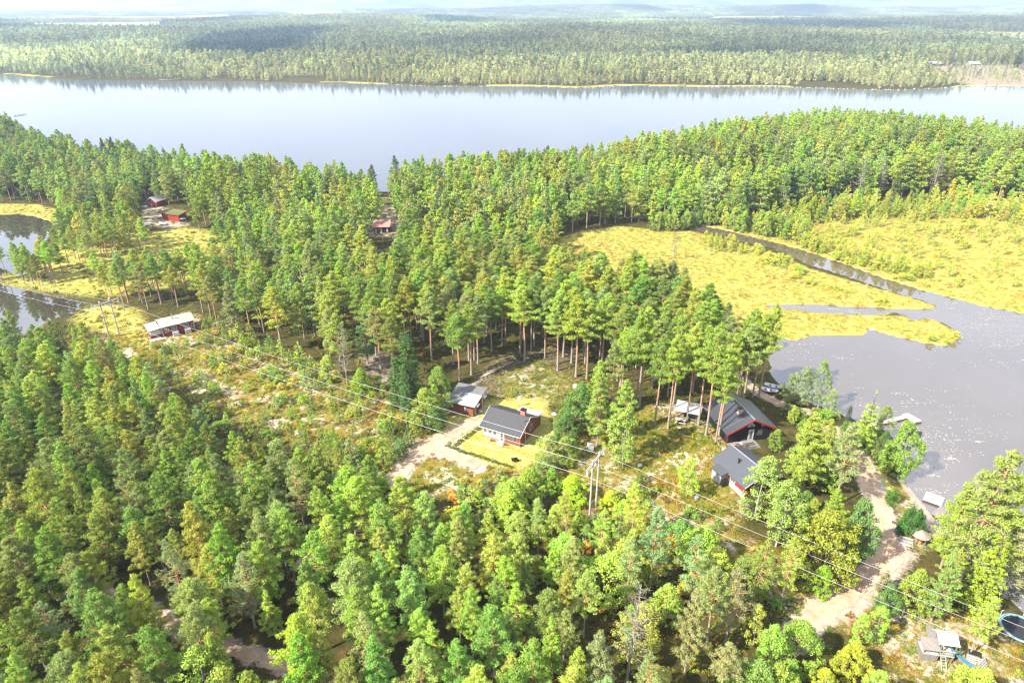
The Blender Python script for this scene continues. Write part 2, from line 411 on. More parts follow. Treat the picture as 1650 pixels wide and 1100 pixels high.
def thing(name, loc, rz, label, cat, group=None):
    o = bpy.data.objects.new(name, None); o.empty_display_size = .5; COL.objects.link(o)
    o.location = loc; o.rotation_euler = (0, 0, rz)
    return tag(o, label, cat, group)

# ------------------------------------------------------------------ ground sheet
def axis(segs):
    o = [segs[0][0]]
    for a, b, s0, s1 in segs:
        t = a
        while t < b - 1e-6:
            k = (t - a) / (b - a)
            t = min(b, t + s0 + (s1 - s0) * k)
            o.append(t)
    return np.array(o)
ys = axis([(-120, 18, 20, 4), (18, 300, 1.25, 1.4), (300, 560, 2.5, 6), (560, 760, 4, 4), (760, 1500, 9, 18), (1500, 9800, 30, 240)])
xp = axis([(0, 235, 1.25, 1.4), (235, 640, 3, 8), (640, 9500, 20, 520)])
xs = np.concatenate([-xp[:0:-1], xp])
X, Y = np.meshgrid(xs, ys)
D = sdist(X, Y)
Z = height(X, Y, D)
nx, ny = len(xs), len(ys)
me = bpy.data.meshes.new('ground')
me.vertices.add(nx * ny)
me.vertices.foreach_set('co', np.stack([X, Y, Z], -1).ravel())
ii = (np.arange(ny - 1)[:, None] * nx + np.arange(nx - 1)[None, :]).ravel()
q = np.stack([ii, ii + 1, ii + nx + 1, ii + nx], 1)
me.loops.add(q.size); me.loops.foreach_set('vertex_index', q.ravel())
me.polygons.add(len(q)); me.polygons.foreach_set('loop_start', np.arange(len(q)) * 4); me.polygons.foreach_set('loop_total', np.full(len(q), 4))
me.polygons.foreach_set('use_smooth', np.ones(len(q), bool))
me.update(calc_edges=True)
def soft(P, w=1.5, k=1.0):
    i = inside(P, X, Y); d = dist_seg(P, X, Y)
    return k * np.clip(.5 + np.where(i, d, -d) / (2 * w), 0, 1)
near = (Y > 10) & (Y < 320)
sand = np.zeros(X.shape)
for k_, (P, w) in ROADW.items():
    d = dist_seg(P, X, Y, False)
    sand = np.maximum(sand, np.clip(1.05 - (d - w * .7) / (1.6 if 'drive' in k_ or 'shore' in k_ else .9), 0, 1) * (.62 if k_ in ('grove_trail', 'heath_track') else 1))
sand = np.maximum(sand, .8 * soft(BEACHSAND, 1))
sand = np.maximum(sand, soft(poly([(668, 735), (650, 722), (690, 705), (735, 700), (745, 728), (700, 735)], 1), 2.2))
sand = np.maximum(sand, soft(poly([(1395, 905), (1425, 870), (1445, 868), (1478, 888), (1440, 940), (1385, 990), (1320, 1000), (1390, 925)], 1), 2.2))
sand = np.maximum(sand, .75 * soft(poly([(1040, 655), (1080, 650), (1150, 672), (1170, 712), (1150, 716), (1110, 690), (1045, 668)], 1), 2.0))
sand = np.maximum(sand, .55 * soft(SHEDYARD, 2)); sand = np.maximum(sand, .5 * soft(CABINYARD, 2))
sand = np.maximum(sand, .5 * soft(FARCLEAR, 10))
sand = np.maximum(sand, .45 * soft(PLAY, 3))
sand = np.maximum(sand, np.where(near, .5 * np.clip(1 - D / 1.2, 0, 1) * (D > -1) * (fn(X, Y, 6, 8) > .3), 0))
heath = np.maximum(.95 * soft(POWER, 5), .95 * soft(HEATH2, 3)); heath = np.maximum(heath, .8 * soft(MEADOW2, 3)); heath = np.maximum(heath, .8 * soft(BEACH, 3)); heath = np.maximum(heath, .6 * soft(MEADOW, 3)); heath = np.maximum(heath, .7 * soft(PLAY, 3))
heath = np.maximum(heath, .75 * soft(SHEDYARD, 4)); heath = np.maximum(heath, .75 * soft(CABINYARD, 4))
heath = np.maximum(heath, .7 * soft(poly([(800, 640), (800, 600), (860, 575), (930, 600), (940, 640), (880, 660)], 1), 3))
bogm = np.maximum(np.maximum(soft(BOG1, 1.5), soft(BOG2, 3)), soft(BOG3, 1.5)); bogm = np.maximum(bogm, .75 * soft(MEADOW, 4)); bogm = np.maximum(bogm, .7 * soft(MEADOW2, 3))
bogm = np.where((Y > 560) & (Y < 760) & (D > 0) & (D < 9) & (fn(X, Y, 60, 4) > -.2), np.clip(1.1 - D / 9, 0, 1), bogm)
rock = .40 * soft(GROVE, 5)
rock = np.maximum(rock, .6 * soft(poly([(560, 560), (640, 560), (660, 620), (600, 625)], 1), 3))
rock = np.maximum(rock, .6 * soft(poly([(180, 560), (60, 600), (0, 640), (90, 700), (230, 640)], 1), 4) * (fn(X, Y, 5, 9) > .1))
lawn = .85 * soft(GRASS, 3.0); lawn = np.maximum(lawn, soft(poly([(595, 318), (660, 318), (665, 330), (600, 328)], 1), 2)); lawn = np.maximum(lawn, .9 * soft(poly([(1405, 755), (1425, 752), (1452, 800), (1445, 815), (1425, 800)], 1), 1))
PXX = 825 + 1100 * X / np.maximum(Y, 1)
field = np.where((Y > 1150), sm(.6, .75, fn(X, Y * 1.3, 330, 31) - .15) * .9, 0)
field = np.maximum(field, np.where((Y > 2900) & (Y < 3900) & (PXX > 150) & (PXX < 420), 1, 0))
for nm, rgb in (('mask_a', (sand, heath, bogm)), ('mask_b', (rock, lawn, field))):
    at = me.color_attributes.new(nm, 'FLOAT_COLOR', 'POINT')
    at.data.foreach_set('color', np.stack([*rgb, np.ones(X.shape)], -1).ravel())
me.materials.append(M['ground'])
gr = bpy.data.objects.new('ground', me); COL.objects.link(gr); tag(gr, kind='structure')

def sheet(name, x0, y0, x1, y1, z, m):
    b = MB(); b.add([(x0, y0, z), (x1, y0, z), (x1, y1, z), (x0, y1, z)], [(0, 1, 2, 3)]); return tag(b.obj(name, m), kind='structure')
sheet('lake_water', -2500, 236, 2500, 1000, 0, 'lake')
sheet('pond_water', 15, -60, 700, 236, 0, 'pond')
sheet('bog_pool_water', -500, 60, 15, 236, 0, 'pool')

M['dirt'] = None
def dirt():
    m, nt = mat('dirt_road'); p = wpos(nt)
    n = noise(nt, .5, 5, .7, p); f = noise(nt, 3.5, 4, .7, p)
    c = ramp(nt, n, [(.3, (.40, .30, .22)), (.5, (.60, .50, .41)), (.7, (.72, .63, .53))])
    c = mixc(nt, ramp(nt, f, [(.5, (0,) * 3), (.75, (.6,) * 3)]), c, (.26, .18, .12))
    la = nd(nt, 'ShaderNodeAttribute', attribute_name='lat')
    strip = mth(nt, 'MULTIPLY', mth(nt, 'SUBTRACT', 1.0, mth(nt, 'ABSOLUTE', mth(nt, 'MULTIPLY', mth(nt, 'SUBTRACT', la.outputs['Fac'], .5), 6.0)), None, True), ramp(nt, noise(nt, 1.6, 4, .7, p), [(.4, (0,) * 3), (.6, (1,) * 3)]))
    c = mixc(nt, mth(nt, 'MULTIPLY', strip, .75), c, (.34, .33, .12))
    c = mixc(nt, .25, c, (.55, .36, .24)); c = mixc(nt, 1.0, c, (.60, .54, .48), 'MULTIPLY')
    out(nt, bsdf(nt, c, .95, .05, 0, bump(nt, f, .5, .1))); return m
M['dirt'] = dirt()
def ribbon(name, P, w, m, zo=.04, seed=0):
    pts = [Vector((a, b)) for a, b in P]; q = []
    for i in range(len(pts) - 1):
        a, b = pts[i], pts[i + 1]; n = max(1, int((b - a).length / .8))
        q += [a.lerp(b, k / n) for k in range(n)]
    q.append(pts[-1])
    for _ in range(8): q = [q[0]] + [(q[i - 1] + q[i] * 2 + q[i + 1]) / 4 for i in range(1, len(q) - 1)] + [q[-1]]
    g = random.Random(seed); K = 6; V = []; wl = wr = w
    for i, c in enumerate(q):
        t = (q[min(i + 1, len(q) - 1)] - q[max(i - 1, 0)]).normalized(); nn = Vector((-t.y, t.x))
        wl = wl * .6 + .4 * w * g.uniform(.55, 1.45); wr = wr * .6 + .4 * w * g.uniform(.55, 1.45)
        for k in range(K + 1):
            u = k / K; V.append(c + nn * (wl * (1 - 2 * u) if u < .5 else wr * (1 - 2 * u)))
    xx = np.array([v.x for v in V]); yy = np.array([v.y for v in V]); zz = height(xx, yy) + zo
    b = MB(); b.add(list(zip(xx, yy, zz)), [(i * (K + 1) + k, i * (K + 1) + k + 1, (i + 1) * (K + 1) + k + 1, (i + 1) * (K + 1) + k) for i in range(len(q) - 1) for k in range(K)])
    o = b.obj(name, m, smooth=True)
    at = o.data.attributes.new('lat', 'FLOAT', 'POINT'); at.data.foreach_set('value', np.tile(np.linspace(0, 1, K + 1), len(q)))
    return tag(o, kind='structure')
for i, (k, nm) in enumerate((('driveway', 'dirt_road'), ('driveway_branch', 'dirt_road'), ('shore_road', 'dirt_road'), ('footpath', 'footpath'), ('forest_path', 'path'), ('wood_track', 'path'))):
    P, w = ROADW[k]; ribbon(nm, P, w, 'dirt', .045 + .006 * i, i)
# ------------------------------------------------------------------ plants: each variant is (trunk mesh, crown mesh, height)
def limb_set(b, cl, cr, g, H, R, cb, trunk, prof, elev, step=.55, per=(3, 5), dens=(.42, .66, .88, 1.08), cs=.5, flat=.65, lk=4, drop=0, mi=0):
    z = cb * H
    a0 = g.uniform(0, 6)
    while z < H * .97:
        t = (z - cb * H) / (H * (1 - cb))
        for k in range(g.integers(per[0], per[1] + 1)):
            a0 += 2.4 + g.uniform(-.4, .4)
            L = R * prof(t) * g.uniform(.62, 1.18)
            if L < .25: continue
            el = elev(t) + g.uniform(-.15, .15)
            p0 = trunk(z)
            d = Vector((math.cos(a0), math.sin(a0), 0))
            tip = p0 + d * L * math.cos(el) + Vector((0, 0, L * math.sin(el)))
            midp = p0.lerp(tip, .55) + Vector((0, 0, -.08 * L + drop * L))
            if b is not None: b.tube([p0, midp, tip], [.022 * L + .012, .012 * L + .01, .008], lk, mi, False)
            for s in dens:
                if s * L < .45 and s < 1: continue
                q = (p0.lerp(midp, s / .55) if s < .55 else midp.lerp(tip, (s - .55) / .45))
                side = Vector((-d.y, d.x, 0)) * g.uniform(-.28, .28) * L * (1.2 - s * .5)
                q = q + side + Vector((0, 0, g.uniform(-.05, .18)))
                r = cs * g.uniform(.7, 1.2) * (.55 + .45 * min(1, L / 2.2))
                cl.append(q); cr.append((r, r, r * flat))
        z += step * g.uniform(.7, 1.3)
def trunk_fn(g, H, lean=.35):
    ax, ay = g.uniform(-lean, lean, 2); ph = g.uniform(0, 6)
    return lambda z: Vector((ax * (z / H) ** 1.5 + .12 * math.sin(z * .45 + ph) * z / H, ay * (z / H) ** 1.5 + .12 * math.cos(z * .4 + ph) * z / H, z))
def trunk_mesh(name, tf, H, r, m, g, stubs=0, k=7):
    b = MB()
    zs = [-.4, 0, .4] + list(np.linspace(.1 * H, .98 * H, 9))
    b.tube([tf(max(z, 0)) + Vector((0, 0, min(z, 0))) for z in zs], [r * 1.35, r * 1.3, r * 1.05] + [r * (1 - .88 * (z / H) ** 1.1) for z in zs[3:]], k)
    for i in range(stubs):
        z = g.uniform(.2, .62) * H; a = g.uniform(0, 6.28); L = g.uniform(.3, 1.3); p = tf(z)
        b.tube([p, p + Vector((math.cos(a) * L, math.sin(a) * L, g.uniform(-.3, .3) * L))], [.03, .008], 3, 0, False)
    return b.mesh(name, m, True)
def mk_pine(seed, H=14, R=2.5, cb=.3, n=60, L=.38, W=.085, cs=.46, step=.6, per=(3, 5), stubs=6, thin=1.0, irr=0):
    g = np.random.default_rng(seed); tf = trunk_fn(g, H)
    b = MB(); cl = []; cr = []
    w = g.uniform(-.15, .15)
    prof = lambda t: (min(1, (t + .2) / .42)) * max(.06, 1 - t) ** (.92 + w) * thin * 1.08
    limb_set(b, cl, cr, g, H, R, cb, tf, prof, lambda t: .08 + .75 * t, step, per, cs=cs)
    if irr:
        keep = [i for i in range(len(cl)) if g.uniform() > irr]; cl = [cl[i] for i in keep]; cr = [cr[i] for i in keep]
    for k in range(3): cl.append(tf(H * (.97 - .035 * k))); cr.append((.28 + .14 * k,) * 2 + (.4,))
    b.tufts(cl, cr, n, L, W, g, .6, 1, 1.0, .42)
    return trunk_mesh('pine_trunk', tf, H, H * .0115, 'pine_bark', g, stubs), b.mesh('pine_crown', ['pine_bark', 'needles']), H
def mk_spruce(seed, H=12, R=2.0, cb=.05, n=22, L=.38, W=.12):
    g = np.random.default_rng(seed); tf = trunk_fn(g, H, .15)
    b = MB(); cl = []; cr = []
    limb_set(b, cl, cr, g, H, R, cb, tf, lambda t: (1 - t) ** .85 + .05, lambda t: -.25 + .55 * t, .5, (5, 7), (.35, .65, .95), .42, .5, 3)
    cl.append(tf(H)); cr.append((.15, .15, .4))
    b.tufts(cl, cr, n, L, W, g, .0, 1)
    return trunk_mesh('spruce_trunk', tf, H, .14, 'spruce_bark', g), b.mesh('spruce_crown', ['spruce_bark', 'needles']), H
def mk_leafy(seed, H=10, R=2.4, cb=.18, n=70, nb=95, L=.2, W=.16, kind='birch', cs=.6, tr=.1):
    g = np.random.default_rng(seed); tf = trunk_fn(g, H, .5)
    b = MB(); cl = []; cr = []
    lob = [(g.uniform(0, 6.28), g.uniform(.25, .85), g.uniform(.7, 1.25)) for _ in range(6)]
    for i in range(nb):
        t = g.uniform(0, 1) ** .9; a = g.uniform(0, 6.28)
        pr = math.sin(min(1, (t * .93 + .07)) ** (.75 if kind == 'birch' else .6) * math.pi) ** .75
        k = 1 + .22 * sum(math.cos(a - la) * w * math.exp(-((t - lt) / .25) ** 2) for la, lt, w in lob)
        r = R * pr * k * g.uniform(.35, 1) ** .5
        z = cb * H + t * H * (1 - cb)
        q = tf(min(z, H)) + Vector((math.cos(a) * r, math.sin(a) * r, 0)); c = cs * g.uniform(.6, 1.2)
        cl.append(q); cr.append((c, c, c * (1.0 if kind == 'birch' else .7)))
        if i % 3 == 0: b.tube([tf(max(.1, z - r * .7 - .3)), q], [.035, .01], 3, 0, False)
    b.tufts(cl, cr, n, L, W, g, -.1 if kind == 'birch' else .3, 1, .7)
    return trunk_mesh(kind + '_trunk', tf, H * .95, tr, 'birch_bark' if kind == 'birch' else 'spruce_bark', g), b.mesh(kind + '_crown', ['spruce_bark', 'leaves']), H
def mk_bush(seed, H=2, R=1.3, n=40, nb=26, L=.2, W=.14, cs=.42):
    g = np.random.default_rng(seed); b = MB(); cl = []; cr = []
    for i in range(nb):
        a = g.uniform(0, 6.28); t = g.uniform(.08, 1) ** .8; r = R * math.sqrt(max(0, 1 - (t * .95) ** 2)) * g.uniform(.2, 1) ** .5
        q = (math.cos(a) * r, math.sin(a) * r, t * H); cl.append(q); c = cs * g.uniform(.6, 1.2); cr.append((c, c, c * .8))
        if i % 2 == 0: b.tube([(q[0] * .15, q[1] * .15, -.1), q], [.03, .008], 3, 0, False)
    b.tufts(cl, cr, n, L, W, g, .35, 1)
    return None, b.mesh('bush_leaves', ['spruce_bark', 'leaves']), H
def mk_young(seed, H=3):
    g = np.random.default_rng(seed); tf = trunk_fn(g, H, .1); b = MB(); cl = []; cr = []
    limb_set(b, cl, cr, g, H, H * .27, .06, tf, lambda t: (1 - t) ** .7 * .95 + .05, lambda t: .25 + .7 * t, .32, (4, 6), (.6, 1), .27, .7, 3)
    cl.append(tf(H)); cr.append((.1, .1, .3))
    b.tufts(cl, cr, 20, .26, .07, g, .7, 1)
    t = MB(); t.tube([(0, 0, -.2), tf(H * .95)], [.05, .015], 5)
    return t.mesh('young_pine_trunk', 'spruce_bark'), b.mesh('young_pine_crown', ['spruce_bark', 'needles']), H
def mk_dead(seed, H=13):
    g = np.random.default_rng(seed); tf = trunk_fn(g, H, .4); b = MB(); cl = []; cr = []
    limb_set(b, cl, cr, g, H, 1.9, .25, tf, lambda t: (1 - t) ** .5, lambda t: .1 + .4 * t, .5, (3, 5), (.6, 1), .35, .8, 4)
    for q in cl:
        for _ in range(2): b.tube([q, q + Vector(g.normal(size=3) * .35)], [.014, .004], 3, 0, False)
    sel = [i for i in range(len(cl)) if g.uniform() < .45]
    b.tufts([cl[i] for i in sel], [cr[i] for i in sel], 14, .3, .08, g, .3, 1)
    return trunk_mesh('dead_pine_trunk', tf, H, .15, 'dead_wood', g), b.mesh('dead_pine_limbs', ['dead_wood', 'needles']), H
V = {
 'full': [mk_pine(10 + i, 13.5, (2.2, 2.9, 2.5, 2.7, 2.1, 3.0, 2.4, 2.75, 2.6)[i], (.18, .3, .24, .38, .15, .32, .42, .2, .28)[i], n=50, cs=(.42, .5, .45, .48, .4, .52, .45, .48, .46)[i], irr=(0, .12, 0, .2, .05, .1, .15, 0, .25)[i]) for i in range(9)],
 'tall': [mk_pine(30 + i, 16, 2.7, .52, 56, cs=.52) for i in range(5)],
 'thinpine': [mk_pine(50 + i, 14, 2.7, .3, 40, L=.28, W=.08, step=.6, irr=.25, stubs=14) for i in range(3)],
 'spruce': [mk_spruce(60 + i) for i in range(3)],
 'slim': [mk_spruce(66 + i, 11, 1.35, .06, 16) for i in range(2)],
 'birch': [mk_leafy(70 + i, 9, 1.9, .12, 60, 85, cs=.5) for i in range(4)],
 'leafy': [mk_leafy(80 + i, 8, 3.0, .05, 66, 150, .24, .18, 'broadleaf', .62, .13) for i in range(4)],
 'bush': [mk_bush(90 + i) for i in range(5)],
 'lowfir': [mk_bush(96, 1.4, 1.3, 60, 40, .34, .06, .4), mk_bush(97, 1.4, 1.2, 60, 40, .34, .06, .4)],
 'young': [mk_young(100 + i) for i in range(4)],
 'dead': [mk_dead(110 + i) for i in range(2)],
 # lighter variants for the distance
 'midfull': [mk_pine(120 + i, 13.5, 2.9, .2, 15, .62, .27, .66, .9, (3, 4), 2) for i in range(4)],
 'midtall': [mk_pine(130 + i, 15, 2.8, .42, 15, .6, .27, .66, .85, (3, 4), 2) for i in range(4)],
 'bogpine': [mk_pine(140 + i, 5, 1.1, .1, 9, .4, .17, .4, .5, (3, 4), 0) for i in range(3)],
}
def mk_far(seed, H, R, kind):
    g = np.random.default_rng(seed); b = MB(); cl = []; cr = []
    n = 26
    for i in range(n):
        t = (i + .5) / n
        r = R * ((1 - t) ** .8 if kind == 'spruce' else math.sin(min(1, t * .8 + .2) * math.pi) ** .7) * g.uniform(.3, .9)
        a = g.uniform(0, 6.28); z = H * ((.1 if kind != 'pine' else .35) + (.9 if kind != 'pine' else .65) * t)
        cl.append((math.cos(a) * r, math.sin(a) * r, z)); cr.append((R * .42, R * .42, R * .35))
    b.tufts(cl, cr, 5, R * .7, R * .36, g, .3, 1)
    b.tube([(0, 0, -1), (0, 0, H * .85)], [.2, .06], 3, 0, False)
    return b
FARK = [('pine', 13, 2.4), ('pine', 12, 2.6), ('birch', 10, 2.3), ('spruce', 14, 2.3), ('spruce', 12, 2.0)]
far_src = [mk_far(150 + i, h, r, k).mesh('far_tree', ['birch_bark' if k == 'birch' else 'pine_bark', 'needles']) for i, (k, h, r) in enumerate(FARK)]
def mk_patch(seed, S=46, n=46):
    g = np.random.default_rng(seed); b = MB(); cl = []; cr = []
    for i in range(n):
        x, y = g.uniform(-S / 2, S / 2, 2); H = g.uniform(10, 16); sp = g.uniform() < .5
        for k in range(5):
            t = (k + .5) / 5
            r = 2.4 * (1.15 - t if sp else .8)
            cl.append((x, y, H * (.25 + .7 * t))); cr.append((r, r, H * .09))
    b.tufts(cl, cr, 5, 3.2, 2.1, g, .4, 0)
    return b.mesh('forest_patch', ['needles'])
patch_src = [mk_patch(170 + i) for i in range(4)]
def joined(v):
    "trunk and crown as one mesh for the instanced mass"
    t, c, h = v; me = bpy.data.meshes.new('tree_mass')
    import bmesh
    bm = bmesh.new()
    if t: bm.from_mesh(t)
    k = len(bm.faces)
    bm.from_mesh(c); bm.faces.ensure_lookup_table()
    for f in bm.faces[k:]: f.material_index += 1
    bm.to_mesh(me); bm.free()
    me.materials.append(t.materials[0] if t else M['spruce_bark'])
    for m in c.materials: me.materials.append(m)
    return me
def scatter(name, meshes, pts, rot, scl, tint, idx):
    "one object whose points carry copies of the meshes"
    c = bpy.data.collections.new(name + '_sources')
    for i, m_ in enumerate(meshes):
        c.objects.link(bpy.data.objects.new('%s_source_%02d' % (name, i), m_))
    N = len(pts)
    me = bpy.data.meshes.new(name); me.vertices.add(N); me.vertices.foreach_set('co', np.asarray(pts, float).ravel())
    for nm, ty, val in (('rot', 'FLOAT_VECTOR', rot), ('scl', 'FLOAT_VECTOR', scl)):
        a = me.attributes.new(nm, ty, 'POINT'); a.data.foreach_set('vector', np.asarray(val, float).ravel())
    a = me.attributes.new('tint', 'FLOAT_COLOR', 'POINT'); a.data.foreach_set('color', np.concatenate([np.asarray(tint, float), np.ones((N, 1))], 1).ravel())
    a = me.attributes.new('idx', 'INT', 'POINT'); a.data.foreach_set('value', np.asarray(idx, int))
    o = bpy.data.objects.new(name, me); COL.objects.link(o)
    ng = bpy.data.node_groups.new(name, 'GeometryNodeTree')
    ng.interface.new_socket('Geometry', in_out='INPUT', socket_type='NodeSocketGeometry'); ng.interface.new_socket('Geometry', in_out='OUTPUT', socket_type='NodeSocketGeometry')
    gi = ng.nodes.new('NodeGroupInput'); go = ng.nodes.new('NodeGroupOutput'); ip = ng.nodes.new('GeometryNodeInstanceOnPoints'); ci = ng.nodes.new('GeometryNodeCollectionInfo')
    ci.inputs['Collection'].default_value = c; ci.inputs['Separate Children'].default_value = True; ci.inputs['Reset Children'].default_value = True
    def na(n, t):
        x = ng.nodes.new('GeometryNodeInputNamedAttribute'); x.data_type = t; x.inputs[0].default_value = n
        return next(s for s in x.outputs if s.enabled and s.name == 'Attribute')
    L = ng.links.new
    L(gi.outputs[0], ip.inputs['Points']); L(ci.outputs[0], ip.inputs['Instance']); ip.inputs['Pick Instance'].default_value = True
    L(na('idx', 'INT'), ip.inputs['Instance Index']); L(na('rot', 'FLOAT_VECTOR'), ip.inputs['Rotation']); L(na('scl', 'FLOAT_VECTOR'), ip.inputs['Scale'])
    L(ip.outputs[0], go.inputs[0])
    md = o.modifiers.new('copies', 'NODES'); md.node_group = ng
    return tag(o, kind='stuff')

# ------------------------------------------------------------------ where trees stand (photo outlines of their feet)
SKY = [(-300, 120), (0, 168), (22, 176), (50, 195), (100, 203), (130, 210), (160, 222), (200, 214), (235, 236), (300, 228), (370, 246), (430, 244), (500, 258), (545, 252), (575, 268), (600, 266), (612, 300), (624, 300), (634, 252),
       (700, 248), (800, 238), (820, 230), (900, 234), (960, 230), (990, 222), (1040, 206), (1100, 203), (1160, 186), (1200, 180), (1290, 172), (1400, 168), (1470, 178), (1530, 180), (1600, 190), (1650, 200), (1900, 240)]
# parts of the photo where ground or water lies open: no crown reaches over them
OPEN = [  # entries 3, 5 and 6 carry low growth
 ([(878, 394), (940, 377), (1012, 374), (1112, 390), (1200, 400), (1300, 440), (1500, 495), (1440, 497), (1240, 492), (1160, 478), (1140, 445), (1090, 405), (1000, 398)]),
 ([(1300, 362), (1400, 352), (1650, 372), (1650, 500), (1540, 478), (1420, 440), (1300, 400)]),
 ([(1252, 500), (1550, 500), (1650, 500), (1650, 800), (1600, 760), (1500, 740), (1470, 760), (1460, 700), (1330, 655), (1250, 605), (1262, 545)]),
 ([(130, 505), (215, 500), (300, 545), (420, 590), (540, 632), (590, 660), (560, 700), (430, 650), (370, 640), (320, 600), (240, 570), (200, 548)]),
 ([(650, 745), (700, 700), (720, 668), (790, 640), (870, 650), (870, 700), (850, 750), (760, 752), (700, 775), (655, 770)]),
 ([(785, 622), (850, 560), (940, 590), (900, 650), (800, 640)]),
 ([(1040, 700), (1150, 690), (1168, 740), (1150, 790), (1040, 745)]),
 ([(1150, 650), (1250, 650), (1252, 712), (1160, 715)]),
 ([(1170, 728), (1240, 728), (1225, 780), (1180, 780)]),
 ([(1390, 735), (1412, 760), (1428, 845), (1445, 870), (1482, 885), (1440, 935), (1335, 990), (1395, 930), (1398, 880), (1412, 850), (1400, 800)]),
 ([(1425, 760), (1450, 760), (1490, 840), (1480, 860), (1430, 850)]),
 ([(1465, 1000), (1545, 990), (1600, 985), (1650, 985), (1650, 1050), (1560, 1080), (1470, 1060)]),
 ([(0, 346), (75, 350), (90, 362), (50, 385), (0, 385)]), ([(0, 455), (135, 483), (138, 505), (100, 505), (60, 505), (0, 490)]),
 ([(225, 515), (262, 508), (318, 506), (318, 532), (266, 545), (235, 540)]),
 ([(228, 318), (256, 318), (296, 334), (310, 360), (260, 370), (230, 365)]),
 ([(592, 342), (632, 342), (636, 384), (592, 384)]), ([(612, 306), (628, 306), (628, 330), (612, 330)]),
 ([(150, 392), (240, 382), (330, 372), (370, 376), (250, 392), (160, 405)]), ([(90, 420), (130, 400), (135, 450), (100, 460)]),
 ([(1040, 650), (1130, 645), (1130, 682), (1045, 682)]),
 ([(130, 932), (148, 938), (142, 948)]), ([(425, 1045), (440, 1045), (440, 1058)]), ([(510, 898), (535, 878), (538, 886)]), ([(1225, 615), (1260, 615), (1262, 650), (1225, 640)]),
 ([(700, 640), (790, 625), (795, 668), (715, 672)]), ([(770, 650), (880, 655), (875, 705), (775, 700)]),
 ([(930, 735), (985, 725), (985, 780), (930, 800)]), ([(150, 480), (200, 478), (205, 520), (160, 530)]),
]
def ipx(P, px, py): return inside(np.array(P, float), px, py)
def allowed(x, y, z, h, rad, low=.3, pads=True):
    ok = np.ones(x.shape, bool)
    for fz, fx in ((1.0, 0), (.85, -.35), (.85, .35), (.62, -.8), (.62, .8), (low, -.6), (low, .6), (.5, 0), (.75, 0), (low, 0)):
        px, py = proj(x + rad * fx, y, z + h * fz)
        for i, P in enumerate(OPEN):
            hit = ipx(P, px, py)
            if i in (3, 5, 6): hit &= np.asarray(h) > 3.4
            ok &= ~hit
    return ok
def species_cols():
    return {
     'pine': [(.145, .195, .026), (.125, .178, .026), (.172, .215, .032), (.095, .145, .026), (.13, .17, .042), (.15, .20, .03)],
     'shorepine': [(.11, .155, .035), (.09, .13, .035), (.135, .175, .035), (.15, .185, .04)],
     'yellow': [(.21, .23, .03), (.235, .235, .04), (.18, .215, .03)],
     'grey': [(.14, .175, .055), (.12, .16, .05)],
     'spruce': [(.05, .09, .018), (.075, .12, .02), (.04, .075, .02)],
     'leaf': [(.12, .185, .025), (.15, .21, .03), (.10, .15, .03), (.17, .21, .035)],
     'gold': [(.25, .235, .02), (.21, .22, .02)],
     'bush': [(.12, .18, .03), (.09, .14, .035), (.17, .21, .05), (.15, .2, .025), (.22, .2, .03)],
     'autumn': [(.38, .20, .03), (.34, .25, .04), (.24, .20, .03)],
    }
TC = {k: [(a * 1.88, b_ * 1.86, c * 2.1) for a, b_, c in v] for k, v in species_cols().items()}
TREES = []   # dict(kind, var, x, y, z, h, w, tint, reg)
def put(kind, vk, x, y, h, tint, reg, w=1.0, vi=None, label=None, z=None):
    if vk == 'bush' and h > 2.5: vk = 'leafy'; w *= .85; vi = None
    vi = vi if vi is not None else random.randrange(len(V[vk]))
    TREES.append(dict(kind=kind, vk=vk, vi=vi, x=x, y=y, z=hz(x, y) if z is None else z, h=h, w=w, tint=tint, reg=reg, label=label, rz=random.uniform(0, 6.28)))
